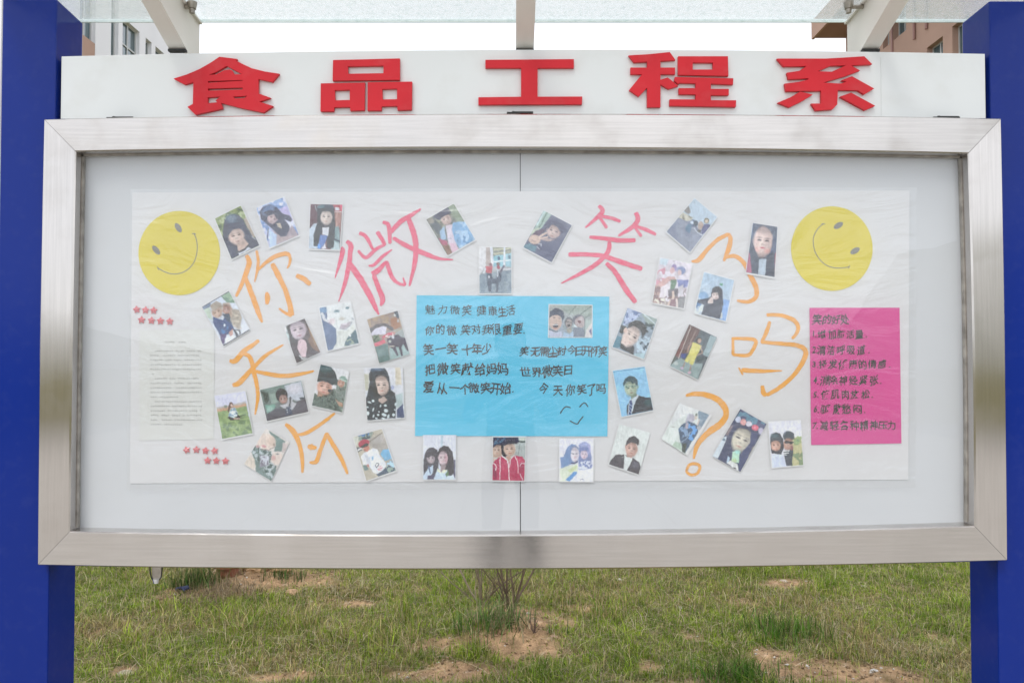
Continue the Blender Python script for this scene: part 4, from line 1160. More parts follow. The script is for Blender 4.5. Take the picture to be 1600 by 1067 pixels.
def face(cx, cy, r, asp=1.3, rot=0, skin='d8b8a8', ink='6a5a58', lip='c08080', wide=1.0, eyes=1):
    ink = dk(ink, 0.82); lip = dk(lip, 0.95)
    ca, sa = math.cos(R(rot)), math.sin(R(rot))
    L = lambda x, y: (cx + r * (x * ca - y * sa), cy + r * (x * sa + y * ca))
    o = [('e', cx, cy, r * wide, r * asp, rot, skin, r * .26), ('s', *L(0, -asp * .85), r * .9, r * asp * .35, rot, ink, r * .5, .5), ('s', *L(0, asp * .92), r * .6, r * asp * .18, rot, ink, r * .4, .35), ('s', *L(.55, .25), r * .45, r * asp * .7, rot, ink, r * .5, .22), ('s', *L(-.1, .1), r * .35, r * .6, rot, 'fff4ea', r * .5, .18)]
    if eyes:
        for s in (-1, 1):
            o += [('e', *L(.40 * s, -.10), r * .22, r * .10, rot, ink, r * .09), ('s', *L(.42 * s, -.36), r * .27, r * .06, rot, ink, r * .10, .7)]
    o += [('s', *L(.02, .32), r * .18, r * .10, rot, ink, r * .16, .4), ('e', *L(.02, .68), r * .27, r * .10, rot, lip, r * .10)]
    return o

def sdpoly(px, py, pts):
    d = np.full(px.shape, 1e9); ins = np.zeros(px.shape, bool); n = len(pts)
    for i in range(n):
        x1, y1 = pts[i]; x2, y2 = pts[(i + 1) % n]
        ex, ey = x2 - x1, y2 - y1; L = ex*ex + ey*ey + 1e-9
        t = np.clip(((px - x1)*ex + (py - y1)*ey) / L, 0, 1)
        d = np.minimum(d, np.hypot(px - x1 - t*ex, py - y1 - t*ey))
        c = ((y1 > py) != (y2 > py)) & (px < (x2 - x1) * (py - y1) / ((y2 - y1) + 1e-12) + x1); ins ^= c
    return np.where(ins, d, -d)

def paintpic(crop, quad, base, shapes, seed=0, du=0.8):
    """everything in zoomed crop coordinates; returns grid vertices in photo px, colours, nu, nv"""
    x0, y0, s = crop
    q = [np.array(p, float) for p in quad]
    wpx = (np.linalg.norm(q[1] - q[0]) + np.linalg.norm(q[2] - q[3])) / 2 / s; hpx = (np.linalg.norm(q[3] - q[0]) + np.linalg.norm(q[2] - q[1])) / 2 / s
    nu, nv = int(wpx / du) + 2, int(hpx / du) + 2
    S_, T_ = np.meshgrid(np.linspace(0, 1, nu), np.linspace(0, 1, nv))
    P = (q[0][None, None] * (1 - S_)[..., None] + q[1] * S_[..., None]) * (1 - T_)[..., None] + (q[3] * (1 - S_)[..., None] + q[2] * S_[..., None]) * T_[..., None]
    px0, py0 = P[..., 0], P[..., 1]
    wq = s * 0.9
    px = px0 + wq * 1.9 * (fbm(px0 / (s * 4), py0 / (s * 4), seed + 51, 3) - .5); py = py0 + wq * 1.9 * (fbm(px0 / (s * 4) + 9, py0 / (s * 4), seed + 52, 3) - .5)
    if isinstance(base, (list, tuple)):
        C = lin(base[0]) * (1 - T_)[..., None] + lin(base[1]) * T_[..., None]
    else:
        C = np.ones(px.shape + (3,)) * lin(base)
    for sh in shapes:
        k = sh[0]; op = 1.0
        if k in ('e', 's'):
            _, cx, cy, rx, ry, rot, col, soft = sh[:8]
            if k == 's': op = sh[8]
            ca, sa = math.cos(R(rot)), math.sin(R(rot))
            lx = (px - cx) * ca + (py - cy) * sa; ly = -(px - cx) * sa + (py - cy) * ca
            d = (1 - np.sqrt((lx / rx) ** 2 + (ly / ry) ** 2)) * min(rx, ry)
            m_ = np.clip(d / max(soft, 4) + 0.5, 0, 1)
        elif k == 'p':
            _, pts, col, soft = sh[:4]; m_ = np.clip(sdpoly(px, py, pts) / max(soft, 4) + 0.5, 0, 1)
            if len(sh) > 4: op = sh[4]
        elif k == 'l':
            _, pts, wd, col, soft = sh[:5]
            d = np.full(px.shape, 1e9)
            for (ax, ay), (bx, by) in zip(pts[:-1], pts[1:]):
                ex, ey = bx - ax, by - ay; t = np.clip(((px - ax)*ex + (py - ay)*ey) / (ex*ex + ey*ey + 1e-9), 0, 1)
                d = np.minimum(d, np.hypot(px - ax - t*ex, py - ay - t*ey))
            m_ = np.clip((wd / 2 - d) / max(soft, 4) + 0.5, 0, 1)
        elif k == 'n':      # blotches inside an outline
            _, pts, col, sc, thr = sh[:5]
            nn = fbm(px / (sc * 1.5) + seed, py / (sc * 1.5) + 5, seed + int(sc), 2)
            m_ = np.clip((nn - thr + 0.03) * 12, 0, 1) * (np.clip(sdpoly(px, py, pts) / 12 + .5, 0, 1) if pts else 1)
            op = sh[5] if len(sh) > 5 else 0.9
        m_ = (m_ * op)[..., None]
        C = C * (1 - m_) + lin(col) * m_
    rn = np.random.RandomState(seed)
    hf = fbm(px / (s * 2.2) + 1, py / (s * 3.2), seed + 9, 3) - .5; strk = vnoise(px / (s * 1.3), py / (s * 9), seed + 13) - .5
    C = C * (1 + 0.30 * hf + 0.14 * strk + 0.06 * (rn.rand(*px.shape) - .5))[..., None] + (0.010 + 0.035 * np.clip(hf + .1, 0, 1))[..., None]
    lo = fbm(px / (s * 14), py / (s * 14), seed + 19, 2)
    C = C * (0.90 + 0.2 * lo)[..., None]
    C = np.clip(C, 0.003, 1)
    U, Vp = x0 + px0 / s, y0 + py0 / s
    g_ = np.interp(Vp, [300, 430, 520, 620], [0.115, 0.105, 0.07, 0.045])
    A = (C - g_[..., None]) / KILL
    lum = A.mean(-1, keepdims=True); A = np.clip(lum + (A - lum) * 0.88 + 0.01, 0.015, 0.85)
    return U, Vp, A

def snapshot(label, crop, quad, base, shapes, border=(2, 2, 3, 2), k=0):
    U, Vp, A = paintpic(crop, quad, base, shapes, seed=k + 1)
    nv, nu = U.shape
    Yp = YS - 0.0038 - 0.0003 * (k % 3)
    # white card: picture outline pushed out by the border widths (top, right, bottom, left in px)
    x0, y0, s = crop; q = [np.array((x0 + p[0] / s, y0 + p[1] / s)) for p in quad]
    e1 = (q[1] - q[0]) / np.linalg.norm(q[1] - q[0]); e2 = (q[3] - q[0]) / np.linalg.norm(q[3] - q[0])
    t, r_, b, l = border
    card = [q[0] - e1 * l - e2 * t, q[1] + e1 * r_ - e2 * t, q[2] + e1 * r_ + e2 * b, q[3] - e1 * l + e2 * b]
    c = sheet([tuple(p) for p in card], Yp, 'snapshot', M['pborder'], thick=0.0003)
    tag(c, label, 'photograph', 'snapshots pasted on the poster')
    d_ = np.stack([(U - 800) / FPX, (533.5 - Vp) / FPX], -1)
    dy = CP - d_[..., 1] * SP; tt = (Yp - 0.0003 + CAMD) / dy
    V = np.stack([d_[..., 0] * tt, np.full(U.shape, Yp - 0.0003), CAMH + (SP + d_[..., 1] * CP) * tt], -1).reshape(-1, 3)
    i_ = (np.arange(nv - 1)[:, None] * nu + np.arange(nu - 1)[None]).ravel()
    F = np.stack([i_, i_ + nu, i_ + nu + 1, i_ + 1], 1)
    me = fast('printed_picture', V, F); setcol(me, A.reshape(-1, 3))
    link('printed_picture', me, M['print'], c)

Z = [('s',)]
PH = []
def ph(label, crop, quad, base, shapes, border=(1.2, 1.2, 1.8, 1.2)): PH.append((label, crop, quad, base, shapes, border))

ph('tilted snapshot of a dark fringed girl before green leaves', (335,300,9.28), [(8,388),(382,200),(652,775),(250,975)], '8f9d68', [
  ('n', None, 'bcc69a', 40, .5), ('n', None, '66754a', 30, .55), ('p', [(425,400),(465,370),(590,620),(560,665)], 'b0a294', 10), ('p', [(470,380),(480,370),(600,630),(580,640)], 'c5bdb5', 8),
  ('p', [(120,560),(145,410),(200,345),(280,318),(350,335),(420,400),(480,520),(560,660),(655,775),(540,825),(250,975),(180,820),(120,690)], '585a69', 14),
  ('s',240,380,80,60,0,'7c92a4',50,.6), ('s',300,450,90,25,0,'6a7c8a',40,.5), ('p', [(320,750),(440,680),(500,760),(440,835),(350,860)], 'cbb2a6', 14),
  *face(318,640,112,1.12,-14,'d5bcb2','8c7468','b08a84'), ('p', [(160,600),(170,500),(250,450),(380,440),(440,520),(440,560),(360,525),(260,555),(200,640)], '565868', 16),
  ('p', [(340,880),(500,800),(540,822),(360,915)], 'd2d6e2', 8), ('l', [(315,872),(370,868),(440,830),(497,770)], 30, '4a4c58', 8), ('p', [(510,700),(600,650),(655,775),(540,825)], '555765', 16), ('l', [(545,650),(600,690)], 10, 'b5b8c4', 6)])
ph('tilted bluish snapshot of a girl leaning over with long dark hair', (335,300,9.28), [(605,235),(1010,75),(1225,628),(800,810)], ('98b2dc','c9c8e4'), [
  ('n', None, '7896c8', 50, .52), ('n', None, 'dcdcf2', 40, .52), ('p', [(930,250),(1050,200),(1150,420),(1000,340)], 'bdb4dc', 20), ('p', [(850,560),(1225,628),(900,770)], 'b9a9ac', 20),
  ('p', [(650,300),(700,220),(790,175),(900,220),(980,310),(1100,350),(1130,400),(1110,440),(1020,400),(1080,480),(1110,560),(1050,640),(960,650),(860,560),(760,470),(680,400)], '5f6070', 14),
  ('s',780,260,90,60,-30,'7a96c4',40,.6), *face(845,385,70,1.15,35,'c4aeb2','75646c','a88488'), ('p', [(700,300),(800,260),(900,290),(960,400),(900,390),(860,320),(790,350)], '5c5c6a', 12),
  ('p', [(900,460),(960,450),(980,530),(920,500)], 'c6baa8', 10), ('p', [(790,540),(900,620),(900,770),(800,810)], 'bcd0ee', 14), ('l', [(785,530),(765,670)], 16, '606478', 8), ('p', [(1040,640),(1120,480),(1225,628)], 'a89ba4', 16)])
ph('snapshot of a girl in a blue and white school jacket with very long hair', (470,305,11.24), [(172,158),(732,170),(682,960),(140,940)], '8a6f70', [
  ('p', [(172,158),(300,160),(290,520),(140,600)], '765c62', 10), ('p', [(560,170),(732,170),(720,290),(600,290)], 'b05a60', 10), ('p', [(680,170),(735,170),(722,290)], 'dc6680', 8), ('p', [(590,300),(720,300),(690,560),(600,560)], 'b0877e', 10), ('l', [(640,310),(630,540)], 14, 'c8a296', 8), ('p', [(600,215),(675,220),(675,270),(605,270)], 'd0d4da', 8), ('l', [(600,290),(722,292)], 10, 'e0dede', 5), ('l',[(250,180),(270,270),(310,275)],12,'9fb0b4',8),
  ('p', [(150,600),(230,500),(320,490),(330,700),(300,940),(140,940)], 'c2cfde', 12), ('p', [(580,560),(660,540),(685,700),(680,960),(540,960)], '8fa6aa', 12), ('p', [(580,800),(682,860),(680,960),(520,960)], 'bccfd4', 10), ('l',[(590,770),(685,820)],26,'4a5762',10),
  ('e',440,240,150,90,0,'54606a',16), ('p', [(290,240),(400,220),(580,240),(610,500),(600,700),(580,920),(470,940),(450,760),(500,560),(380,560),(370,700),(340,900),(230,900),(220,700),(290,480)], '4c5058', 14),
  ('s',350,210,60,40,0,'7c9aa0',30,.6), *face(448,390,100,1.30,0,'dccdc6','877a78','c09a90'), ('p', [(330,280),(400,285),(580,290),(600,240),(300,230)], '4e555e', 10), ('p', [(380,570),(500,560),(480,720),(380,690)], 'd5d8e0', 10), ('p', [(340,700),(470,710),(430,840),(350,950),(290,940)], '6f88c0', 12), ('p', [(420,850),(450,940),(360,945)], 'e0dde6', 8), ('e',320,900,30,40,0,'6aa0e0',10)])
ph('tilted snapshot of a youth in a light blue denim jacket', (655,305,10.16), [(112,388),(550,138),(890,705),(450,960)], ('8b8d84','6d7474'), [
  ('n', None, 'a3a596', 60, .5), ('p', [(430,190),(550,140),(720,420),(600,420)], '96a390', 20), ('p', [(120,400),(230,350),(400,560),(300,640)], '6c7278', 24), ('s',190,410,50,40,0,'b3aa9c',30,.7),
  ('p', [(220,340),(330,260),(450,185),(510,280),(470,300),(400,330),(340,370),(290,390)], '54566c', 16), *face(430,385,80,1.12,-22,'c9b0aa','8c7672','b28a88'), ('p', [(215,345),(450,190),(505,290),(400,330),(320,400)], '56586c', 14),
  ('p', [(420,480),(530,460),(540,600),(620,860),(540,900),(460,760)], 'd6cad8', 12), ('p', [(330,570),(400,490),(430,700),(340,710)], '9fbcd8', 12), ('p', [(530,440),(620,420),(730,420),(890,705),(640,850),(560,700),(520,560)], '86b2da', 12), ('n', [(530,440),(730,420),(890,705),(640,850)], 'aecbe6', 50, .52), ('n', [(560,600),(890,705),(640,850)], '5f8cba', 40, .55),
  ('p', [(300,680),(440,730),(460,800),(370,800)], 'b0647a', 12), ('p', [(370,800),(460,790),(530,910),(455,955)], '8e7060', 10), ('p', [(470,760),(570,760),(620,860),(530,920)], 'd9b8ca', 14), ('l', [(420,690),(510,690)], 8, '7e90b0', 6)])
ph('small snapshot of two people standing on a grey forecourt', (740,380,12.56), [(115,78),(742,78),(742,985),(115,985)], ('cfcdd0','8a98a2'), [
  ('p', [(110,610),(742,520),(742,985),(110,985)], '8796a4', 20), ('n', [(110,610),(742,520),(742,985),(110,985)], '98a6b0', 60, .5), ('p', [(110,70),(240,70),(240,440),(110,620)], 'd8d8dc', 20), ('p', [(240,80),(345,80),(345,400),(300,460),(240,430)], 'b5a9a6', 14), ('p', [(345,80),(742,80),(742,240),(345,250)], 'a4a69a', 12), ('l',[(400,130),(740,100)],16,'d6d5b8',8), ('l',[(400,180),(740,130)],12,'6d7676',8), ('l',[(400,215),(580,190)],14,'d2d0b0',8),
  ('p', [(390,250),(590,230),(590,460),(390,460)], '8fc0ce', 12), ('p', [(625,210),(742,190),(742,480),(625,450)], '9cc4d2', 12), ('e',495,300,25,38,0,'5c7490',10), ('e',705,265,22,36,0,'6a8498',10), ('l',[(345,80),(365,400)],50,'d8dce8',10), ('l',[(605,80),(595,430)],36,'d4dae6',10), ('l',[(400,365),(742,330)],20,'e2e8ee',10), ('l',[(600,510),(742,505)],26,'d2d2d8',8),
  ('p', [(250,590),(350,590),(380,700),(450,700),(460,540),(550,560),(545,750),(500,760),(480,960),(440,960),(430,800),(360,800),(340,950),(290,950)], '5f6878', 16), ('e',335,420,32,36,0,'8f6a72',10), ('p', [(235,450),(380,450),(350,590),(240,580)], 'c0626c', 14), ('e',480,405,34,30,0,'8a7470',10), ('e',490,470,32,40,0,'a84a60',10), ('l',[(470,520),(475,650)],26,'c3cad4',10), ('l',[(590,450),(530,560)],40,'6c6676',12), ('e',300,665,16,26,0,'c8ccd6',8), ('l',[(200,580),(235,500)],30,'d8dde4',10)])
ph('dark tilted snapshot of a girl in navy making a victory sign', (810,320,10.67), [(420,95),(890,343),(553,960),(82,708)], '74788e', [
  ('p', [(420,95),(555,160),(390,390),(240,450)], 'a9bfb8', 12), ('l', [(480,130),(350,380)], 24, '7d9488', 10), ('l', [(440,110),(310,330)], 30, 'bfd2d4', 12), ('p', [(240,410),(380,385),(260,480),(200,520)], 'c3cdbc', 14), ('p', [(200,520),(300,430),(470,400),(350,520)], '705c70', 20),
  ('p', [(100,680),(180,640),(310,700),(280,790),(82,710)], '6f93a4', 16), ('p', [(400,600),(700,560),(760,560),(553,960),(280,800)], '676b84', 20),
  ('e',600,370,170,120,25,'666880',20), *face(585,445,115,1.0,22,'c9b2ae','8a7a82','b4908e'), ('p', [(470,330),(560,280),(700,300),(800,420),(720,470),(640,370),(560,320),(490,420)], '64667c', 16), ('p', [(380,590),(480,560),(600,590),(500,620)], 'b19d9a', 16),
  ('e',270,580,100,75,10,'cdb4a8',16), ('l',[(320,560),(455,470)],34,'d0b8ac',10), ('l',[(330,580),(480,540)],30,'cfb6aa',10), ('s',250,600,50,14,20,'98807c',12,.6), ('l',[(340,650),(385,655),(375,690)],14,'c2c4d2',6), ('l',[(310,700),(350,745)],14,'c2c4d2',6)])
ph('diamond tilted snapshot of friends on a grey road under pale sky', (1030,300,10.67), [(590,108),(965,420),(515,1003),(120,665)], 'b7c8d8', [
  ('p', [(310,425),(560,500),(740,715),(515,1003),(120,665)], '858ca2', 12), ('n', [(310,425),(740,715),(515,1003),(120,665)], '949aac', 80, .5), ('p', [(410,320),(490,220),(530,340),(480,370)], '94908e', 14), ('p', [(310,420),(400,340),(560,430),(540,480),(460,490)], 'c8c5b6', 14), ('n', [(310,420),(400,340),(560,430),(460,490)], '8d8a7c', 30, .5),
  ('e',560,520,50,60,20,'5d6c88',14), ('e',490,600,50,70,20,'6b87a0',16), ('e',610,520,40,50,0,'5a6470',12), ('e',690,560,50,70,10,'b9a69c',14), ('e',545,510,26,26,0,'c2cedc',8), ('e',790,480,42,48,0,'8a8474',10), ('e',790,490,24,28,0,'c9b8a4',8), ('p', [(750,540),(830,530),(860,590),(790,660),(720,720),(700,640)], '6a6c90', 12), ('e',665,650,36,22,0,'6a6660',8), ('l',[(580,600),(640,680),(720,720)],16,'c8cfd8',8), ('l',[(520,600),(500,680)],24,'6a86a0',10)])
ph('snapshot of a rosy cheeked girl in a maroon coat', (1155,340,10.16), [(218,88),(608,150),(560,945),(108,870)], '6f7c92', [
  ('p', [(560,560),(722,600),(690,965),(560,945)], 'c4687c', 10), ('p', [(150,560),(230,560),(230,880),(108,870)], 'b5708a', 14), ('p', [(218,88),(608,150),(570,560),(570,945),(210,890),(165,560)], '646c7c', 12), ('s',240,200,50,110,8,'8ca4c8',40,.7),
  *face(378,380,150,1.62,6,'dfc6c0','6f5a64','cc6a78'), ('s',450,530,50,40,0,'e09a92',40,.5), ('s',270,510,40,40,0,'e8a8a0',40,.5), ('p', [(540,160),(608,152),(575,560),(480,600),(530,430)], '66708a', 14), ('p', [(165,420),(215,420),(300,620),(320,700),(300,900),(200,880)], '5e6675', 14), ('p', [(430,620),(540,540),(570,945),(420,920)], '565e6c', 14),
  ('p', [(215,330),(218,88),(608,150),(600,330),(530,260),(470,180),(380,125),(310,150),(250,230)], '666e80', 24), ('p', [(315,660),(430,660),(410,920),(300,900)], 'bac9d8', 12), ('p', [(570,560),(620,600),(600,720),(560,740)], '9c5668', 12)], (1,1,2.6,1))
ph('faded snapshot of two figures in an ornate flowery scene', (1010,395,11.24), [(240,85),(800,195),(655,975),(105,875)], ('d8d2de','b0a2a0'), [
  ('n', None, 'e2dce8', 50, .5), ('p', [(150,560),(300,560),(240,900),(105,875)], 'b89c98', 30), ('n', [(100,600),(700,600),(655,975),(105,875)], '8b7478', 40, .52), ('n', [(180,330),(330,250),(330,560),(170,560)], 'd08ea0', 40, .5), ('p', [(240,90),(400,110),(350,220),(230,200)], 'c5d6e2', 30),
  ('e',490,260,50,60,0,'9a88b8',16), ('e',610,310,80,70,0,'8894bc',20), ('e',455,310,38,60,20,'d4b0b4',12), ('e',580,345,36,50,0,'d8c0c0',12), ('p', [(200,540),(380,420),(500,420),(520,480),(400,500),(260,620)], 'cfaaa8', 14), ('p', [(430,470),(540,470),(500,640),(380,660)], '6f8a74', 20), ('p', [(540,470),(745,480),(720,600),(560,620)], '8890c2', 20), ('p', [(260,600),(430,520),(400,700),(300,800),(220,780)], 'ddd6de', 20),
  ('p', [(380,650),(560,620),(550,760),(380,760)], '7c7880', 20), ('p', [(560,600),(650,560),(650,740),(560,760)], 'd0ccd4', 16), ('l',[(470,690),(475,790),(370,930)],40,'dcc8be',12), ('l',[(530,820),(535,950)],38,'d8cbc6',12), ('p', [(560,780),(690,760),(655,975),(550,960)], '8c8c90', 16), ('p', [(430,820),(510,800),(510,950),(400,940)], 'a0838c', 14), ('n', [(150,800),(330,800),(340,920),(110,880)], 'e4e0d4', 20, .5)])
ph('snapshot of a girl in black resting her chin on her hand in a classroom', (1080,415,11.23), [(225,115),(752,258),(605,975),(60,830)], ('b6cbdf','c6d2e0'), [
  ('n', None, 'a4bcd2', 60, .52, .6), ('e',530,328,28,24,0,'649c86',8), ('l',[(630,415),(715,430)],8,'8ea2bc',5), ('e',215,530,90,70,10,'8bb0d6',20), ('p', [(90,640),(200,620),(150,750),(70,740)], '6186b4', 14), ('n', [(60,740),(210,680),(200,860),(60,830)], 'd2dad8', 24, .45), ('p', [(560,590),(680,610),(605,975),(490,940)], '86ace0', 12), ('e',520,870,30,60,0,'c8cfd0',12),
  ('p', [(110,600),(280,570),(340,540),(360,470),(440,380),(550,420),(555,560),(560,700),(500,940),(180,860),(230,690),(110,650)], '585c6a', 12), ('e',455,450,95,85,0,'4e505e',12), *face(430,520,65,1.15,-10,'dccac8','7c6c70','b89090'), ('p', [(345,500),(400,400),(520,400),(540,560),(490,560),(470,480),(400,470)], '4e505e', 12), ('p', [(290,640),(340,560),(385,540),(385,660),(300,670)], 'd4c4c0', 12)], (1.4,1.6,1.6,1.4))
ph('tilted snapshot with dark edges of two people embracing, one in navy', (305,445,10.16), [(108,350),(535,100),(870,718),(450,970)], ('c2ccdc','cfd4de'), [
  ('p', [(400,170),(540,110),(640,290),(500,280)], '93b094', 14), ('n', [(400,160),(540,100),(640,290),(500,280)], '6c8a76', 30, .5), ('p', [(130,380),(220,330),(280,560),(200,520)], 'b8c8b8', 20), ('p', [(108,350),(240,280),(260,340),(130,400)], '76849c', 14),
  ('p', [(550,380),(700,400),(740,520),(720,640),(700,720),(600,660),(540,500)], 'a89e92', 20), ('n', [(550,380),(700,400),(740,700),(600,660)], 'c6bcae', 30, .5), ('p', [(240,330),(330,250),(420,300),(440,420),(330,420),(280,430)], 'a89c8c', 14), ('p', [(440,290),(540,280),(590,380),(580,520),(480,480),(430,350)], 'b09a8a', 14),
  *face(345,440,85,1.0,-30,'c2a490','84685c','a8786c'), *face(495,395,62,1.1,0,'b08678','6a5050','c8a098'), ('p', [(240,330),(330,255),(410,310),(350,380),(270,430)], 'a3978a', 14),
  ('p', [(290,510),(440,560),(500,460),(560,560),(620,700),(560,780),(450,800),(380,780),(280,590)], '3f5684', 12), ('p', [(420,470),(540,450),(580,640),(500,560)], '4a5668', 14), ('n', [(290,510),(620,700),(450,800)], '3a78b4', 50, .54), ('p', [(380,780),(500,780),(460,940),(430,940)], '5a4a74', 12), ('e',465,640,14,24,0,'dfe6f2',6), ('p', [(470,850),(600,800),(640,830),(480,930)], 'dfe6f4', 10), ('p', [(530,760),(600,690),(600,790),(560,820)], 'c4988a', 12), ('p', [(600,700),(720,720),(720,780),(650,830)], '4c525e', 12), ('p', [(640,720),(700,740),(690,800)], 'dadfe6', 10),
  ('l', [(108,350),(535,100)], 24, '565a68', 6), ('l', [(450,965),(870,716)], 24, '3c4250', 6)], (.6,.6,.6,.6))
ph('tilted snapshot of a brown haired girl holding a hand under her chin', (430,485,11.85), [(160,300),(545,150),(838,775),(398,978)], '6a6264', [
  ('p', [(150,290),(230,260),(330,500),(280,690),(150,380)], 'a9b6ba', 24), ('p', [(140,300),(200,290),(220,400),(160,400)], 'dcdce2', 12), ('n', [(170,380),(290,480),(280,640),(200,520)], 'c8dcdc', 30, .5), ('p', [(560,230),(640,330),(838,775),(640,700),(590,450)], '8a7266', 30), ('p', [(610,330),(660,340),(780,650),(730,640)], 'a58c74', 20),
  ('p', [(260,480),(380,540),(560,520),(700,700),(780,790),(600,880),(398,978),(280,690)], '585054', 20), *face(425,365,150,1.10,-14,'cfc0cc','6a6070','b48c9c'), ('p', [(200,290),(260,280),(330,500),(420,560),(330,620),(270,500)], '5c5a5c', 16), ('p', [(530,150),(570,180),(650,460),(600,560),(560,480),(590,330)], '6a5f60', 16),
  ('p', [(420,560),(480,525),(560,560),(595,680),(560,860),(480,860),(440,760),(410,680)], 'd0b8c0', 12), ('l',[(470,570),(465,610)],8,'9a8088',6), ('l', [(445,835),(500,885),(580,890)], 14, 'd8dce2', 5), ('l', [(440,860),(490,915),(560,915)], 12, '3c4248', 5), ('l', [(490,905),(560,915)], 10, 'e6e8ec', 5)], (.6,.6,.8,.8))
ph('tilted snapshot of a pale face with a hand pulling the cheek', (490,465,11.85), [(105,190),(675,75),(840,845),(262,980)], 'd8dcde', [
  ('p', [(105,190),(240,165),(250,400),(320,480),(410,570),(440,800),(350,980),(262,980)], '6c7d9e', 12), ('s',170,230,70,60,0,'7498bc',40,.8), ('p', [(690,610),(780,580),(840,845),(560,905),(580,820)], '56707c', 14), ('n', [(560,820),(700,740),(760,850),(560,905)], '9caa98', 30, .5), ('l', [(160,300),(200,400),(270,440)], 50, 'cfd2d8', 14),
  ('e',430,250,55,28,-10,'8ea6b0',16), ('e',430,245,26,18,0,'5f7886',10), ('e',625,195,36,24,-10,'6e8c98',12), ('s',525,390,50,30,0,'b0a898',24,.7), ('p', [(500,500),(600,470),(690,440),(660,530),(570,590),(480,580)], 'b2a8b2', 16), ('l', [(500,580),(600,590),(680,510),(700,450)], 10, '8a94a0', 8), ('e',575,490,40,14,-15,'dcd4de',8), ('s',340,440,60,60,0,'d8bcc4',40,.5), ('l',[(710,380),(745,410)],12,'64788e',6), ('p', [(430,600),(600,620),(740,480),(780,590),(640,720),(540,905),(380,940),(430,820)], 'd2d6d2', 14), ('e',675,705,18,18,0,'e8eef0',8)], (1.4,1.4,1.6,1.8))
ph('tilted snapshot of a black and red sculpture under a brick arch', (565,480,11.24), [(95,215),(630,62),(845,825),(308,985)], '9c8c84', [
  ('n', [(95,215),(630,62),(720,380),(160,440)], 'b09a82', 30, .5), ('p', [(500,200),(620,180),(680,330),(600,400),(520,340)], 'a3785e', 24), ('p', [(560,80),(632,62),(665,180),(620,200)], '5a646e', 14), ('p', [(130,380),(250,300),(420,280),(560,360),(560,430),(440,360),(300,360),(170,460)], '6a6468', 14), ('p', [(165,460),(250,370),(380,335),(440,345),(420,470),(180,500)], 'cfcdde', 14),
  ('p', [(180,500),(300,480),(330,600),(230,620)], '7c8874', 20), ('n', [(180,500),(300,480),(330,600),(230,620)], '3f5244', 24, .5), ('p', [(440,440),(720,360),(770,540),(500,560)], '9ba4a4', 20), ('p', [(235,690),(460,640),(500,930),(308,985)], '66807e', 12), ('p', [(480,640),(800,560),(845,825),(500,930)], '9bb4b4', 14), ('p', [(220,640),(400,560),(430,620),(240,690)], 'd8687c', 12), ('l', [(380,530),(480,470),(570,450)], 50, 'c85a6a', 16), ('n',[(380,480),(580,440),(560,540),(380,560)],'e8d4d4',20,.55), ('l', [(560,450),(710,370)], 24, 'a89c84', 8),
  ('p', [(440,560),(560,500),(640,470),(680,520),(770,540),(830,760),(800,780),(730,640),(700,700),(730,850),(690,860),(650,700),(600,700),(650,850),(620,850),(540,720),(480,700)], '544c5a', 12), ('e',550,530,26,26,0,'c8ccd4',8), ('e',495,600,22,22,0,'b0b6ac',8), ('l',[(490,690),(570,685)],16,'c0b8a8',6), ('e',575,140,18,22,0,'c6cacc',6), ('e',640,240,18,24,0,'a9acb0',6)], (.5,.5,.5,.5))
ph('snapshot of a girl sitting on green grass under a pale violet sky', (325,605,11.85), [(120,160),(688,70),(825,848),(262,955)], ('c9cbe2','c9cbe2'), [
  ('p', [(150,400),(705,290),(830,850),(262,960)], '829c66', 14), ('n', [(170,450),(705,350),(830,850),(262,960)], '94ac72', 50, .5), ('n', [(230,650),(760,600),(830,850),(262,960)], '6a8460', 40, .55), ('p', [(150,405),(705,290),(715,345),(170,460)], 'c39a7c', 14), ('p', [(140,370),(400,330),(700,260),(705,300),(150,410)], 'b0a8a4', 24), ('e',325,355,30,30,0,'808a80',14),
  ('e',428,320,36,50,0,'6b4c44',10), ('l',[(405,320),(378,440)],34,'6b4f4a',10), ('e',432,335,20,26,0,'cfb4a8',8), ('p', [(380,500),(430,380),(490,370),(545,460),(550,530),(460,560),(380,540)], '7e9cb4', 12), ('n', [(380,500),(430,380),(550,460),(550,530),(380,540)], 'dce6ea', 22, .48), ('n', [(460,400),(550,460),(550,530)], '32526e', 20, .48), ('p', [(358,555),(400,535),(500,560),(560,500),(600,540),(590,600),(420,610)], '38303a', 10), ('p', [(400,530),(500,540),(480,575)], 'c9dcea', 10), ('l',[(480,580),(580,575)],22,'c6a89c',8), ('l',[(600,530),(690,505)],16,'4a5a44',8), ('l',[(600,565),(650,560)],12,'4a5a44',8)], (1,1,2,1))
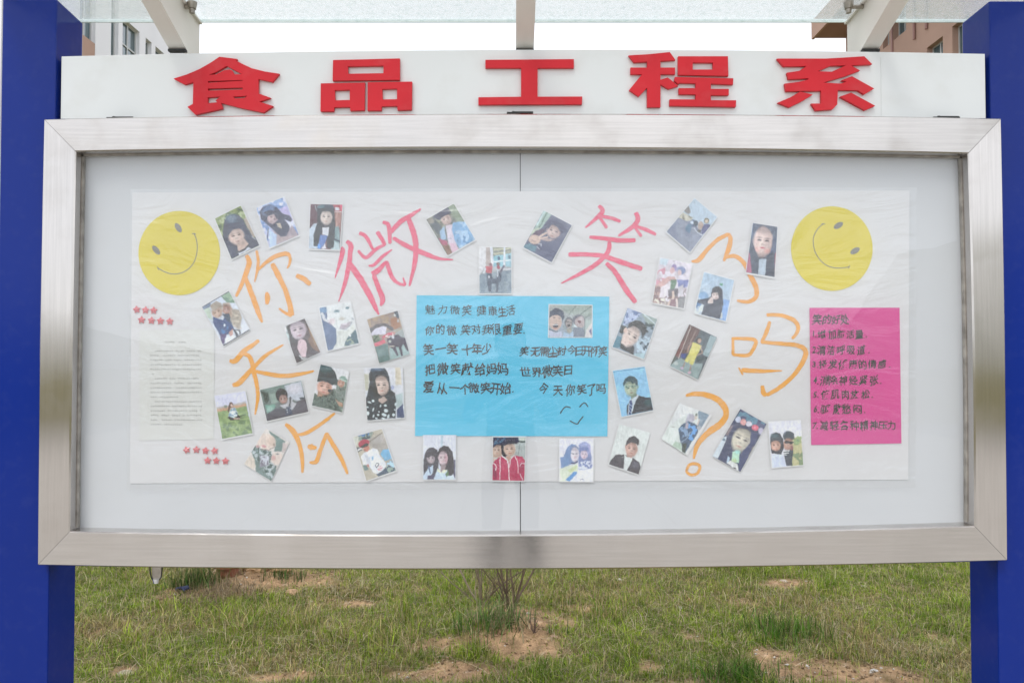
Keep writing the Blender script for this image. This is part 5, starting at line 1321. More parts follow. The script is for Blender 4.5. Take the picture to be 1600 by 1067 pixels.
ph('landscape snapshot of a short haired girl in a dim room', (400,585,13.33), [(82,322),(945,122),(1092,775),(228,970)], ('6f8680','5c5860'), [
  ('p', [(600,230),(945,130),(1010,470),(880,560),(660,480)], 'b7bdca', 40), ('s',800,300,130,100,0,'d2cfda',80,.7), ('p', [(100,330),(260,380),(270,560),(190,620)], '39453f', 40), ('p', [(260,400),(420,380),(480,560),(340,620)], '8a9e96', 40), ('p', [(200,640),(400,620),(380,780),(230,800)], '6ea091', 40), ('s',300,720,70,60,0,'98b8b0',50,.7), ('p', [(860,560),(1040,480),(1092,775),(760,830),(780,640)], '56505c', 30), ('p', [(400,700),(780,740),(740,850),(228,970),(230,830)], '4e4a56', 30), ('l',[(920,500),(1020,490)],30,'3a4048',14), ('p', [(980,250),(1035,480),(1010,490)], '2f3c40', 14),
  ('p', [(500,640),(620,620),(680,480),(760,490),(760,560),(840,600),(760,740),(560,700)], 'b4b4bc', 20), ('l',[(720,480),(700,680)],40,'53555c',14), ('p', [(620,680),(730,660),(750,830),(620,850)], '3e4660', 20), ('e',650,740,10,10,0,'d8e2f4',6), ('e',655,780,10,10,0,'d8e2f4',6), ('e',715,700,9,9,0,'d8e2f4',6),
  ('e',535,430,125,145,-10,'3d3a40',16), *face(565,510,85,1.15,-12,'a4817a','5c4644','b87a74'), ('p', [(420,380),(480,300),(600,310),(650,420),(610,410),(540,420),(480,480),(500,560),(430,480)], '3b383e', 16)], (.8,.8,1.8,1.2))
ph('snapshot of two people in camouflage jackets, the near one with a black mop of hair', (480,560,11.85), [(245,108),(775,240),(650,1000),(85,870)], 'd2d3d8', [
  ('p', [(545,400),(775,390),(720,700),(650,1000),(520,960)], '6f7e76', 16), ('n', [(545,400),(775,390),(650,1000)], 'a4b4a8', 30, .5), ('p', [(130,650),(300,690),(450,560),(560,640),(600,950),(650,1000),(85,870)], '56655f', 14), ('n', [(130,650),(500,560),(650,1000),(85,870)], '8ea298', 24, .52), ('n', [(130,650),(500,560),(650,1000),(85,870)], '303a38', 24, .56),
  *face(320,530,140,1.0,12,'cf9f8e','8a6054','c47c74'), ('p', [(190,600),(290,640),(280,700),(190,700)], 'a8806c', 20), ('p', [(182,430),(245,108),(340,115),(440,160),(510,240),(548,360),(520,470),(460,500),(380,445),(300,420)], '2f3f46', 12), ('s',340,190,110,60,10,'5a7a7c',60,.5), ('p', [(500,490),(550,360),(580,420),(560,500)], '3c4a4a', 10),
  ('p', [(580,370),(620,325),(700,330),(745,400),(730,430),(650,385)], '7c9a90', 10), *face(630,460,65,1.1,10,'c08f7c','7a5448','b07468'), ('p', [(590,380),(640,370),(740,420),(700,440)], 'a3bdb4', 8), ('p', [(480,590),(580,540),(700,560),(720,700),(660,790),(560,760)], '74827c', 12), ('n', [(480,540),(720,560),(660,790)], 'b6bcb8', 24, .5), ('n', [(480,540),(720,560),(660,790)], '38423e', 24, .55), ('p', [(520,740),(580,800),(660,830),(650,900),(590,880)], 'b08a74', 12), ('e',415,600,36,30,0,'3a3a44',10)], (.4,.5,1.2,.4))
ph('snapshot of a long haired girl in a black blouse with white spots', (560,565,10.67), [(88,110),(735,95),(768,935),(150,980)], ('d2d3dc','c9cfd8'), [
  ('p', [(88,200),(180,200),(170,480),(110,480)], 'bab9a8', 20), ('p', [(610,90),(700,90),(720,380),(620,390)], 'cfc6b4', 24), ('p', [(620,560),(740,520),(740,720),(620,780)], 'a5b8bc', 30), ('e',570,430,30,36,0,'9aa4c8',14), ('p', [(640,800),(740,700),(768,935),(640,935)], '3c4a72', 14),
  ('p', [(185,330),(175,200),(220,115),(430,105),(490,180),(520,300),(545,470),(610,520),(630,640),(620,940),(150,980),(130,800),(120,620),(165,500)], '343c46', 14), ('s',310,140,100,40,0,'6a82a0',40,.7), ('p', [(350,600),(430,580),(480,640),(400,700),(340,660)], 'bca69e', 14), *face(385,400,118,1.35,-6,'d5bcb2','4e4448','c48a80'), ('p', [(250,290),(300,220),(400,190),(480,260),(500,330),(530,300),(470,150),(250,150)], '37404c', 12), ('p', [(250,300),(275,300),(330,520),(400,600),(300,640),(240,500)], '2c343c', 12)] +
  [('e',x,y,rx,ry,20,'c6d4da',8) for x,y,rx,ry in [(185,675,36,14),(150,755,24,12),(155,860,30,32),(245,655,18,18),(370,735,14,22),(450,730,24,20),(460,815,36,30),(430,885,42,24),(325,885,20,18),(300,945,20,14),(250,905,12,24),(500,915,16,34),(585,885,24,26),(620,710,14,26),(250,800,12,30),(420,945,34,14),(340,835,12,12),(605,805,14,12)]], (.6,.5,1.2,.6))
ph('tilted faded snapshot of two pale faces above one camouflage jacket', (375,660,10.67), [(430,95),(820,330),(520,975),(68,690)], 'd0cac6', [
  ('p', [(480,130),(760,310),(700,480),(560,480),(600,370),(520,230)], '66817e', 16), ('p', [(700,480),(720,330),(830,370),(760,560)], 'bfb2b0', 24), ('p', [(250,380),(330,420),(450,470),(520,480),(500,680),(610,730),(600,860),(520,975),(270,840),(230,600),(180,480)], '6a807e', 14), ('n', [(250,380),(520,480),(610,730),(520,975),(180,480)], 'b0bcc2', 30, .5), ('n', [(250,380),(520,480),(610,730),(520,975),(180,480)], '3c5450', 26, .55), ('p', [(330,540),(490,560),(480,700),(340,740)], 'bcc0cc', 24), ('n', [(330,540),(490,560),(480,700),(340,740)], '70687c', 24, .55),
  ('e',440,320,160,130,20,'d6c6bc',20), ('s',520,320,70,80,0,'c4a896',50,.5), ('e',400,395,42,22,15,'c88e90',12), ('e',295,400,32,24,0,'b89090',16), ('l',[(350,440),(470,460),(590,400)],14,'807470',10), ('s',570,370,24,24,0,'8c7a70',14,.8), ('e',620,600,100,105,20,'d4c4bc',20), ('e',560,590,36,40,0,'d0a8a4',16), ('e',625,525,34,12,0,'7c8484',8), ('p', [(80,680),(150,560),(240,600),(260,740),(180,790)], 'cfc4b8', 20)], (.3,.3,.4,.5))
ph('tilted snapshot of a boy in a red cap and white printed shirt', (545,665,11.24), [(78,200),(578,55),(828,785),(310,965)], 'b3ac9c', [
  ('p', [(340,250),(578,120),(700,400),(560,470),(380,360)], 'a29c96', 16), ('s',520,240,100,60,-20,'b5b1b0',60,.7), ('l', [(350,290),(580,120)], 16, '7c7468', 8), ('p', [(190,170),(430,100),(400,200),(250,260),(150,250)], '8a9a92', 14), ('n', [(150,170),(450,90),(400,220),(180,260)], '3f74ac', 34, .5), ('n', [(150,170),(450,90),(400,220),(180,260)], '3c4c48', 24, .56), ('p', [(80,200),(170,190),(150,350),(110,330)], 'c2c6bc', 16), ('p', [(550,490),(600,420),(700,400),(760,580),(640,620)], '64a6ce', 14), ('n', [(640,560),(760,560),(828,785),(680,760)], '3c6888', 26, .48), ('n', [(640,560),(760,560),(828,785),(680,760)], 'b0d4ec', 26, .52), ('p', [(120,370),(200,380),(240,430),(150,470)], '5e6468', 10), ('l',[(165,430),(215,395)],22,'e6e8ea',8),
  ('p', [(480,850),(640,740),(700,690),(820,750),(828,785),(520,890)], '42566c', 14), ('n', [(640,700),(828,740),(828,785),(700,820)], '9ab0a4', 24, .5), ('p', [(215,540),(260,480),(350,440),(420,390),(500,410),(540,520),(640,640),(650,700),(600,780),(500,840),(440,830),(330,680),(250,690)], 'd9dde8', 12), ('s',330,580,30,100,-20,'a8b0bc',30,.6), ('p', [(240,690),(310,700),(350,770),(280,790)], '5c7c7c', 12), ('e',335,700,22,30,0,'b87c74',8), ('n', [(350,560),(450,530),(440,600),(360,620)], '70a8d0', 20, .5), ('l',[(470,700),(490,660),(530,660),(520,700),(490,740),(465,690)],12,'3a4050',6), ('l',[(510,765),(595,735)],12,'d05468',6), ('l',[(520,785),(580,770)],8,'d05468',5), ('l',[(525,720),(570,700)],8,'d05468',5),
  ('e',310,395,52,58,0,'c07c68',10), ('s',280,430,20,16,0,'8a4a44',10,.6), ('e',265,315,100,70,-22,'a8344c',10), ('p', [(200,370),(300,300),(355,320),(330,360),(240,390)], '37403e', 10)])
ph('snapshot of two long haired girls side by side before a white wall', (650,675,12.55), [(145,62),(780,62),(775,925),(140,925)], ('d0d3e0','cbd2e2'), [
  ('l',[(512,70),(505,260)],40,'b8ccdc',20), ('l',[(515,80),(512,260)],8,'8fa2b0',6), ('p', [(740,540),(780,540),(775,925),(720,800)], '606078', 14),
  ('p', [(150,900),(145,560),(180,400),(250,310),(330,300),(420,350),(450,500),(440,800),(360,925),(140,925)], '46434e', 14), ('p', [(420,400),(460,310),(540,262),(640,280),(710,380),(740,520),(750,800),(680,880),(600,860),(470,660),(440,540)], '3c3840', 14), ('p', [(150,850),(250,700),(340,650),(330,800),(220,925),(140,925)], 'b9cce2', 16), ('l',[(250,680),(280,800)],30,'5a6f94',12), ('p', [(230,850),(380,830),(340,925),(215,925)], '55526e', 14),
  *face(290,520,78,1.15,-4,'a89ba4','4c444e','b48a90'), ('p', [(200,480),(220,400),(350,380),(400,480),(360,480),(300,470),(230,500)], '413e48', 12), ('p', [(480,640),(590,640),(560,800),(480,800)], '9c8c90', 14), *face(530,510,92,1.45,0,'d0bcc4','5a4a54','b88088'), ('s',590,520,30,90,0,'c88a98',30,.5), ('p', [(440,480),(470,370),(530,310),(600,380),(640,560),(600,700),(720,640),(700,400),(560,270),(450,330)], '3c3840', 12),
  ('p', [(350,925),(420,720),(490,800),(540,740),(620,740),(600,850),(580,925)], 'bcd0e4', 12), ('p', [(420,700),(490,790),(480,810),(420,770)], 'd6dcc4', 8), ('p', [(530,740),(620,740),(560,800),(510,800)], 'dce0c4', 8), ('p', [(570,830),(640,740),(640,850),(600,880)], '5c7c58', 12), ('e',670,900,80,50,0,'c6d6ea',12)], (.4,.9,1.3,.9))
ph('snapshot of a person in a red tracksuit top with white piping', (760,675,12.56), [(128,98),(768,100),(745,955),(118,945)], ('c2c8c2','b8bcb8'), [
  ('p', [(600,110),(768,110),(768,520),(560,470)], 'aab4b4', 24), ('l',[(660,250),(620,450)],14,'84908e',8), ('l',[(630,180),(768,190)],34,'4a5854',12), ('p', [(640,120),(768,120),(768,160),(640,160)], 'c6cec2', 12),
  ('p', [(128,98),(300,100),(300,480),(230,500),(128,500)], 'c5a896', 16), *face(205,360,85,1.25,-4,'ccb09e','5f4f50','c08c80'), ('p', [(128,98),(620,100),(640,180),(600,225),(420,230),(340,260),(300,260),(200,245),(128,300)], '26304e', 12), ('n',[(128,98),(400,98),(300,200),(128,250)],'3c6484',30,.5), ('p', [(290,250),(340,250),(350,350),(400,440),(400,500),(340,480),(290,420)], '2a2e40', 12), *face(455,340,112,1.15,-8,'d3b6a4','6a5654','c08478'), ('p', [(330,240),(420,180),(600,180),(600,228),(450,232),(360,262)], '232c48', 10),
  ('p', [(118,600),(180,540),(290,460),(340,500),(440,600),(480,510),(560,460),(700,480),(760,560),(745,955),(118,945)], 'b8385e', 10), ('p', [(380,470),(480,460),(470,560),(440,600)], 'b89888', 12), ('e',150,540,34,14,0,'d8b0a8',8), ('s',160,800,40,120,-10,'74304c',30,.6), ('s',690,720,40,100,0,'8c2848',30,.5), ('l',[(270,480),(268,760),(258,930)],14,'e6d8e0',5), ('l',[(305,455),(400,550),(430,620),(452,950)],14,'ecdfe6',5), ('l',[(540,460),(470,540),(452,680)],12,'e6d8e0',5), ('l',[(560,470),(620,600),(620,810)],12,'e6d8e0',5), ('l',[(120,605),(170,620),(195,680),(182,750)],14,'e6d8e0',5), ('l',[(755,610),(690,610),(655,660)],14,'e6d8e0',5), ('l',[(655,820),(715,940)],14,'d8c0cc',5)], (1.6,1.1,1.4,1))
ph('overexposed snapshot of two girls with bluish hair', (865,675,12.55), [(115,135),(780,130),(775,970),(115,965)], ('d6d6e2','d8dae6'), [
  ('p', [(130,500),(200,480),(260,300),(340,235),(430,240),(490,320),(490,560),(380,620),(300,640),(260,780),(220,700),(150,720)], '6f8cba', 14), ('p', [(490,380),(490,260),(560,200),(640,185),(710,260),(740,480),(755,700),(680,720),(600,740),(490,740)], '7888b8', 16), ('s',600,240,90,50,0,'9fa8d2',40,.7), ('s',700,330,40,80,0,'b4b0d8',30,.6), ('n', [(490,560),(755,560),(755,740),(490,740)], 'd2d8ea', 26, .54), ('s',250,560,50,140,20,'5c8cb8',50,.5),
  ('p', [(115,720),(280,660),(470,620),(480,780),(300,960),(115,965)], 'd0d9c6', 20), ('p', [(280,740),(470,640),(460,700),(330,800)], 'c6d4a4', 14), *face(418,440,78,1.85,0,'dfd6de','8a86a0','d090a0'), ('l',[(320,418),(490,416)],6,'747a90',5), *face(598,440,72,1.2,0,'d6c4d4','8c86a8','cc8ca4'), ('p', [(500,360),(520,300),(680,300),(700,380),(640,350),(540,370)], '7080b4', 12), ('l',[(350,600),(400,620),(470,580)],26,'485078',10), ('p', [(230,940),(340,830),(400,770),(460,770),(440,840),(320,960)], '5292d0', 10), ('l',[(520,940),(545,918),(590,925)],12,'6c7090',6)], (.8,.8,1,.8))
ph('faded snapshot of a young man in a dark blazer on a mint background', (940,655,11.24), [(310,85),(850,235),(650,970),(125,790)], 'cbd2d1', [
  ('n',None,'d3d9d8',80,.5,.6), ('p', [(125,785),(180,690),(250,620),(400,615),(540,670),(660,750),(690,830),(650,970)], '47424c', 10), ('p', [(405,615),(450,660),(545,665),(520,740),(440,895),(385,880)], 'd0d8d8', 8), ('p', [(430,590),(540,620),(530,680),(450,660)], 'b89088', 10), ('e',425,480,16,30,0,'b48c84',6), *face(528,520,105,1.28,6,'c29a8e','6c5250','b07870'), ('p', [(425,470),(440,370),(490,310),(580,290),(650,340),(662,400),(640,465),(610,425),(520,400),(470,430)], '3d3a42', 10), ('e',370,665,16,5,0,'c4c4cc',5), ('s',590,800,50,60,0,'5c5c70',30,.5)], (.4,.4,1.4,.9))
ph('landscape snapshot of boys shouting, stuck on the sky blue sheet', (845,465,15.24), [(202,172),(1215,185),(1212,940),(186,940)], ('a4a6a2','8ea0ac'), [
  ('p', [(400,180),(1215,185),(1212,450),(700,400),(560,330)], '9aa6a0', 30), ('l',[(660,420),(830,210)],20,'7d8984',10), ('l',[(930,400),(1200,210)],26,'76827c',12), ('l',[(1050,480),(1210,400)],20,'7c8884',12), ('p', [(1060,520),(1215,500),(1212,940),(1050,940)], 'a8b6b2', 30), ('p', [(1060,940),(1080,760),(1212,600),(1212,940)], 'd6d0ce', 20), ('p', [(1150,790),(1212,720),(1212,900),(1180,880)], '7c78a0', 14),
  ('p', [(560,480),(520,700),(600,800),(500,940),(200,940),(200,760),(420,760)], '98a4b4', 30), ('p', [(200,780),(350,830),(480,800),(520,940),(190,940)], 'b0b4c8', 24), ('l',[(210,750),(300,800),(400,800)],30,'5c6878',14), ('e',345,570,150,210,-4,'bfa79c',16), ('p', [(200,480),(215,340),(330,255),(440,262),(540,340),(560,460),(520,590),(490,470),(400,410),(290,430),(230,470)], '4b5264', 16), ('e',320,480,24,12,0,'6c6468',8), ('e',435,500,24,12,0,'6c6468',8), ('e',352,672,62,46,0,'54505a',12), ('l',[(300,645),(400,650)],14,'e4e6ea',6), ('e',345,740,50,18,0,'c09088',14),
  ('e',668,590,100,130,0,'6a6c72',14), ('e',668,620,76,110,0,'a09694',14), ('l',[(590,570),(740,590)],16,'4c4c54',8), ('e',665,660,36,28,0,'3c3a40',8), ('p', [(610,740),(720,720),(740,800),(680,845),(620,800)], 'a29c90', 14), ('p', [(540,820),(680,870),(780,800),(780,940),(520,940)], 'a3bcd4', 16), ('e',900,540,140,140,0,'6c6e78',18), ('e',930,590,120,140,0,'ad9ea0',18), ('e',925,575,42,32,0,'6c3c48',12), ('s',960,500,60,60,0,'b9b0b4',30,.8), ('p', [(780,700),(900,700),(1020,740),(1050,940),(780,940)], '7c8594', 18), ('p', [(770,700),(800,640),(870,690),(860,710)], 'c2ced4', 10), ('l',[(1050,480),(1040,900)],14,'6c7472',8)], (1.1,1.2,1.1,1.1))
ph('tilted snapshot of a boy with dark wavy hair resting his head', (950,470,10.67), [(325,115),(820,305),(600,970),(75,768)], '8c9cac', [
  ('p', [(325,115),(560,200),(440,340),(250,420)], 'aebbd6', 20), ('n', [(325,115),(560,200),(440,340),(250,420)], '5a70a0', 30, .53), ('p', [(560,200),(820,305),(760,420),(640,380)], '98a8a4', 20), ('l',[(600,220),(790,390)],16,'c3d0d6',8), ('n', [(620,350),(780,400),(720,600),(600,560)], '3e4c4c', 34, .48), ('n', [(500,600),(740,590),(620,880),(520,860)], '30424c', 26, .5), ('n', [(480,580),(740,590),(620,880),(460,860)], 'b4cada', 30, .54), ('p', [(440,880),(620,870),(600,970),(440,930)], 'a8c2cc', 14), ('p', [(190,520),(220,400),(320,440),(230,560)], '3a4642', 16),
  ('p', [(75,768),(160,580),(240,600),(200,780)], '4f8498', 12), ('p', [(200,790),(220,640),(300,760),(420,740),(440,780),(430,905)], '2f2f3a', 14), *face(385,590,148,1.22,32,'dac6be','6a5654','bc8c84', wide=.86), ('p', [(220,700),(250,560),(330,500),(360,700),(300,760)], 'd8c4bc', 20), ('p', [(315,465),(360,370),(450,325),(550,340),(620,400),(650,500),(600,590),(560,590),(560,520),(500,460),(420,415),(350,450)], '2f2d33', 12), ('e',290,490,30,44,20,'cfb4a8',12)], (.8,1,1.5,.8))
ph('tilted snapshot of a child in a yellow outfit in a courtyard', (1040,495,10.17), [(375,118),(815,325),(515,995),(70,780)], '5c626a', [
  ('p', [(375,118),(560,200),(300,640),(150,620)], '6c5350', 20), ('p', [(150,620),(260,380),(320,400),(220,650)], '7a4e4a', 14), ('l', [(405,150),(205,660)], 10, 'c0b8b4', 5), ('l', [(475,240),(380,420)], 12, '9c8a84', 8), ('p', [(560,200),(740,300),(620,500),(520,400)], '56636c', 20), ('p', [(720,290),(815,325),(670,640),(590,590)], '94aab0', 12), ('p', [(130,720),(240,650),(300,700),(480,700),(620,640),(515,995),(70,780)], '8ea2a4', 14), ('p', [(500,620),(670,640),(600,740),(460,740)], '4b565a', 14), ('e',170,740,34,26,0,'b4bebc',10), ('p', [(140,600),(170,640),(120,740),(80,770)], '5c625c', 12), ('p', [(250,580),(330,580),(310,660),(240,650)], '33498c', 10),
  ('e',525,375,46,48,0,'4e4340',10), ('e',538,385,28,38,0,'b89c8c',8), ('p', [(430,410),(480,410),(530,440),(575,460),(540,540),(480,640),(430,770),(370,740),(385,680),(350,730),(300,700),(350,620),(400,500)], 'd3cc70', 10), ('l',[(350,560),(370,470),(410,420)],24,'a88678',8), ('l',[(560,470),(585,570),(510,615)],16,'b49c90',8), ('l',[(300,730),(275,800)],22,'a08880',8), ('l',[(400,770),(385,850)],22,'a08880',8), ('e',258,815,28,20,20,'c3aac6',8), ('e',380,885,26,22,20,'cda8bc',8)], (.5,.5,1.2,.5))
ph('formal portrait snapshot of a young man in suit and striped tie', (950,565,11.24), [(85,160),(645,85),(795,850),(238,968)], ('86c0e4','86bde2'), [
  ('l',[(90,180),(650,105)],12,'4888b0',6), ('p', [(330,940),(325,780),(400,680),(540,590),(640,620),(750,630),(795,850)], '363c48', 10), ('p', [(395,640),(510,570),(545,590),(480,700),(410,920),(345,935),(370,700)], 'c3d0dc', 8), ('s',700,720,60,60,0,'355a62',40,.7), ('p', [(395,600),(500,540),(510,590),(410,670)], '7c9080', 8), ('p', [(380,690),(410,670),(435,750),(400,930),(360,930)], '32487c', 6), ('l',[(370,740),(420,780)],8,'a9c0dc',4), ('l',[(368,800),(415,840)],8,'a9c0dc',4), ('l',[(365,860),(405,900)],8,'a9c0dc',4),
  ('e',525,440,16,36,0,'84a094',6), *face(400,470,112,1.22,-8,'a8b8a0','3e5860','94887c'), ('l',[(300,440),(500,425)],8,'4e6c74',5), ('e',330,445,36,22,0,'8fa898',6), ('e',430,435,36,22,0,'8fa898',6), ('e',328,445,16,8,0,'34505a',5), ('e',432,432,16,8,0,'34505a',5), ('p', [(262,380),(300,290),(380,248),(460,262),(515,320),(528,400),(500,420),(470,370),(430,395),(400,350),(330,350),(290,420),(272,430)], '36525c', 8)], (1,.8,1.5,1.2))
ph('faded tilted snapshot of blue jackets on a pale ground beside the question mark', (1025,630,11.86), [(440,0),(992,210),(540,945),(110,660)], ('d0d6d6','cdd6d2'), [
  ('p', [(430,-20),(1000,-20),(820,140),(600,190),(400,300),(250,420)], 'd4d7da', 30), ('p', [(780,150),(850,125),(990,215),(830,490),(760,480),(790,330)], '7d92a6', 14), ('n',[(780,150),(990,215),(830,490)],'98a8ba',40,.5), ('p', [(590,200),(680,190),(730,260),(700,340),(600,380),(540,340)], 'b0aebe', 24), ('p', [(410,480),(480,390),(600,330),(700,370),(790,410),(770,560),(660,720),(540,920),(490,900),(440,640)], '3f5876', 14), ('p', [(480,740),(570,740),(540,920),(490,905)], '39453f', 14), ('n', [(600,380),(790,410),(680,700),(600,660)], '5b9fe0', 36, .5), ('n', [(410,480),(600,330),(600,600),(440,640)], '7c9cc0', 34, .55), ('l',[(450,720),(560,660),(640,540)],12,'8ea6be',6), ('p', [(560,340),(600,380),(590,470),(540,460)], 'a9a0b0', 14), ('e',740,260,28,50,10,'c8bfb4',10), ('e',750,215,24,24,0,'77807c',10), ('l',[(800,300),(770,400)],24,'c0b4b0',10), ('e',800,455,40,40,0,'a4a8b2',14), ('p', [(360,700),(470,740),(480,880),(300,790)], 'a9bfae', 24), ('e',320,435,44,10,0,'a8aca8',8)], (.3,4.0,.5,.8))
ph('tilted snapshot of a girl wearing a crown of flowers', (1105,630,9.28), [(480,80),(862,300),(480,992),(75,765)], '3f4668', [
  ('p', [(480,80),(862,300),(760,460),(400,240)], '555a7c', 20), ('n', [(480,80),(862,300),(760,400),(400,240)], '5c8ca4', 36, .53), ('p', [(330,320),(375,320),(300,470),(262,460)], '7c6c72', 12), ('p', [(75,765),(220,500),(285,480),(240,620),(155,800)], 'c3cfda', 12), ('e',240,525,24,20,0,'6c8498',8), ('p', [(700,480),(770,470),(620,770),(590,770)], '85817e', 14),
  ('e',560,470,200,170,30,'38405f',20), *face(495,530,150,1.18,24,'ccc6b4','5c5660','c49c90', wide=.9), ('s',620,560,40,100,24,'a09a94',40,.4), ('p', [(640,400),(740,440),(600,760),(480,992),(440,880),(520,690),(620,580)], '3a4470', 14), ('p', [(345,440),(380,320),(640,340),(660,420),(560,370),(450,350),(380,400),(345,560),(350,720),(280,870),(155,800),(250,600)], '363e62', 14),
  ('p', [(370,700),(470,690),(460,860),(350,850)], 'b4dcc4', 12), ('s',440,705,40,30,0,'9cd8d4',20,.8), ('s',390,830,40,30,0,'c0d498',20,.7), ('p', [(280,860),(330,830),(440,880),(455,975),(380,940)], 'd6d8d8', 10), ('e',395,938,24,10,20,'3c3c48',6), ('p', [(300,760),(330,790),(310,850),(280,870)], 'b0c8dc', 10),
  ('e',450,235,40,46,0,'bcc4dc',10), ('e',525,272,42,42,0,'dc9c9c',10), ('e',605,298,42,42,0,'d2cedc',10), ('e',695,352,52,42,20,'d8647c',10), ('e',780,400,40,46,20,'b9b4cc',14), ('s',535,265,14,14,0,'f0c4c0',8,.8), ('s',690,350,20,14,0,'f08ca0',8,.8)], (.4,.3,.5,.6))
ph('snapshot of a girl beside a boy in sunglasses and a striped shirt', (1190,650,11.85), [(125,100),(728,72),(770,905),(195,955)], ('d5d6e4','d5d6e4'), [
  ('p', [(560,400),(740,370),(770,905),(540,930)], 'b9b585', 20), ('n', [(560,700),(770,660),(770,905),(560,920)], '708a66', 40, .45), ('e',650,470,55,60,0,'6f8f68',20), ('n', [(590,380),(740,370),(745,480),(600,540)], '90a870', 30, .5), ('e',500,370,105,95,0,'414c58',12), ('s',470,330,50,40,0,'8492b0',30,.6), *face(490,520,92,1.2,4,'bb8c7a','6a4c44','a86c64'), ('p', [(410,400),(460,290),(600,320),(605,440),(540,400),(450,400)], '404a56', 10), ('e',465,480,44,30,0,'2c333c',8), ('e',545,488,42,28,0,'2f3c36',8), ('l',[(430,470),(600,480)],12,'2c333c',6), ('p', [(400,640),(520,630),(560,560),(590,600),(560,920),(440,920),(420,720)], '3c4654', 12), ('e',560,590,34,44,0,'8c5c5c',12), ('l',[(400,650),(510,640)],16,'d6dade',5), ('l',[(390,685),(500,680)],16,'d6dade',5), ('l',[(360,715),(460,715)],14,'d6dade',5),
  ('p', [(155,420),(180,330),(260,300),(340,320),(400,420),(410,600),(360,710),(280,700),(190,690),(165,560)], '363c48', 12), ('s',240,370,80,50,0,'50707c',40,.6), *face(262,545,88,1.1,-4,'cf9f8c','7c5448','c87870'), ('p', [(170,480),(190,400),(330,400),(370,500),(330,460),(250,450),(190,470)], '38404c', 12), ('p', [(190,720),(260,700),(400,720),(460,930),(200,955)], 'c6d0e6', 12)], (.4,.4,1.2,1.2))

for k, (label, crop, quad, base, shapes, border) in enumerate(PH):
    snapshot(label, crop, quad, base, shapes, border, k)

# clear film stretched over the poster
film = sheet([(204, 296), (1432, 293), (1430, 762), (198, 766)], YS - 0.0085, 'clear_film', M['film'], 70, 30, 0.0012, 41, thick=0.00005)
tag(film, 'wrinkled clear plastic film stretched over the poster inside the case', 'plastic film')
bpy.data.objects.remove(fo_)

# ------------------------------------------------------------------ the photographer, seen mirrored in the glass and the steel
def skin_chain(bm_pts, edges, radii, name, m, root_i=0, parent=None, sub=2):
    me = bpy.data.meshes.new(name); me.from_pydata([tuple(p) for p in bm_pts], edges, []); me.update()
    o = link(name, me, m, None)
    sk = o.modifiers.new('skin', 'SKIN')
    lay = me.skin_vertices[0] if me.skin_vertices else None
    if lay is None:
        bm = bmesh.new(); bm.from_mesh(me); bm.verts.layers.skin.verify(); bm.to_mesh(me); bm.free(); lay = me.skin_vertices[0]
    for i, r_ in enumerate(radii):
        lay.data[i].radius = (r_, r_) if not isinstance(r_, tuple) else r_
        lay.data[i].use_root = (i == root_i)
    sb_ = o.modifiers.new('sub', 'SUBSURF'); sb_.levels = sub; sb_.render_levels = sub
    dg = bpy.context.evaluated_depsgraph_get(); dg.update()
    me2 = bpy.data.meshes.new_from_object(o.evaluated_get(dg)); me2.name = name
    o.modifiers.clear(); o.data = me2
    me2.materials.clear(); me2.materials.append(m)
    for p in me2.polygons: p.use_smooth = True
    if parent is not None:
        o.parent = parent; o.matrix_parent_inverse = Matrix.Translation(-parent.location)
    return o
PY = -2.50
hx = -0.01
person_m = mat('dark_trousers_and_jacket', (0.02, 0.02, 0.028), 0.9, 0, 0.2, 6)
skin_m = mat('skin', (0.45, 0.27, 0.19), 0.6, 0, 0.1, 20)
hair_m = mat('black_hair', (0.02, 0.018, 0.016), 0.6, 0, 0.2, 90)
pts = [(hx,PY,.95),(hx,PY,1.10),(hx,PY,1.28),(hx,PY+.01,1.40),(hx,PY+.02,1.47),(hx,PY+.03,1.56),(hx,PY+.03,1.64),
       (hx-.10,PY,.90),(hx-.11,PY+.01,.50),(hx-.12,PY-.01,.09),(hx-.12,PY+.12,.05),(hx+.10,PY,.90),(hx+.11,PY+.01,.50),(hx+.12,PY-.01,.09),(hx+.12,PY+.12,.05),
       (hx-.19,PY,1.37),(hx-.25,PY+.06,1.15),(hx-.09,PY+.17,1.42),(hx+.19,PY,1.37),(hx+.25,PY+.06,1.15),(hx+.09,PY+.17,1.42)]
ed = [(0,1),(1,2),(2,3),(3,4),(4,5),(5,6),(0,7),(7,8),(8,9),(9,10),(0,11),(11,12),(12,13),(13,14),(3,15),(15,16),(16,17),(3,18),(18,19),(19,20)]
rd = [(.15,.11),(.14,.10),(.16,.11),(.10,.08),.055,(.082,.10),(.07,.085),.085,.06,.045,.035,.085,.06,.045,.035,.06,.045,.032,.06,.045,.032]
person = skin_chain(pts, ed, rd, 'person', person_m)
tag(person, 'person in dark clothes facing the board and holding a camera at eye level', 'person')
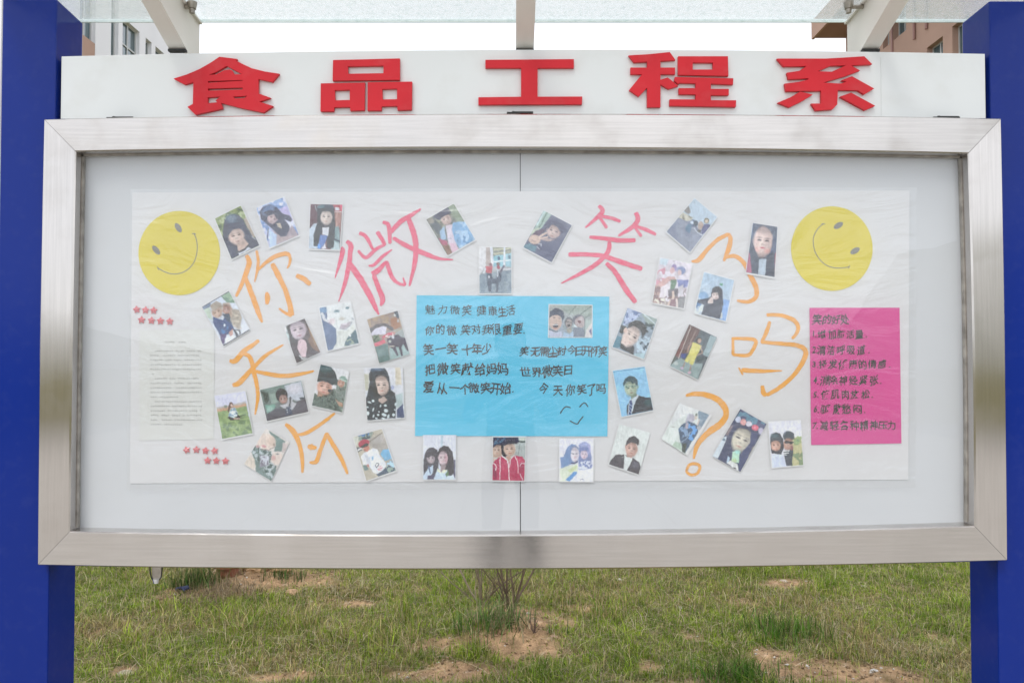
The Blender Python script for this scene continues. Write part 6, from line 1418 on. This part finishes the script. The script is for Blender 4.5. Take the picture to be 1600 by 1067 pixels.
def blob(c, r3, name, m, sub=3):
    bm = bmesh.new(); bmesh.ops.create_icosphere(bm, subdivisions=sub, radius=1)
    for v_ in bm.verts:
        v_.co = Vector((v_.co.x * r3[0] * (1 - 0.12 * max(0, -v_.co.z)), v_.co.y * r3[1], v_.co.z * r3[2])) + Vector(c)
    me = bpy.data.meshes.new(name); bm.to_mesh(me); bm.free()
    for p_ in me.polygons: p_.use_smooth = True
    return link(name, me, m, person)
blob((hx, PY + .045, 1.585), (.083, .10, .118), 'head', skin_m)
blob((hx, PY + .015, 1.625), (.096, .108, .105), 'hair', hair_m)
blob((hx, PY + .150, 1.565), (.014, .018, .022), 'nose', skin_m, 2)
for s_ in (-1, 1):
    blob((hx + s_ * .085, PY + .03, 1.575), (.012, .022, .030), 'ear', skin_m, 2)
    for q in range(4):
        z_ = 1.455 + q * .019
        L_ = (.050, .056, .054, .046)[q]
        mbf = MB().tube([(hx + s_ * .085, PY + .185, z_ - .01), (hx + s_ * .082, PY + .20 + L_ * .35, z_), (hx + s_ * .066, PY + .20 + L_ * .55, z_ + .002), (hx + s_ * .05, PY + .20 + L_ * .5, z_ + .002)], [.0085, .0085, .0075, .006], 8)
        mbf.build('finger', skin_m, person, smooth=True)
    MB().tube([(hx + s_ * .085, PY + .165, 1.45), (hx + s_ * .07, PY + .17, 1.465), (hx + s_ * .05, PY + .185, 1.475)], [.011, .010, .007], 8).build('thumb', skin_m, person, smooth=True)
    blob((hx + s_ * .088, PY + .175, 1.465), (.013, .036, .042), 'palm', skin_m, 2)
cm_ = mat('camera_body', (0.02, 0.02, 0.02), 0.5, 0, 0.1, 30)
cam_t = MB().box(hx - .065, hx + .065, PY + .185, PY + .235, 1.462, 1.545).box(hx - .025, hx + .025, PY + .19, PY + .232, 1.545, 1.562).build('handheld_camera', cm_, None, bevel=0.006)
tag(cam_t, 'small black camera held up in both hands by the person facing the board', 'camera')
MB().tube([(hx, PY + .236, 1.50), (hx, PY + .285, 1.50)], [.030, .028], 20).build('lens', cm_, cam_t)
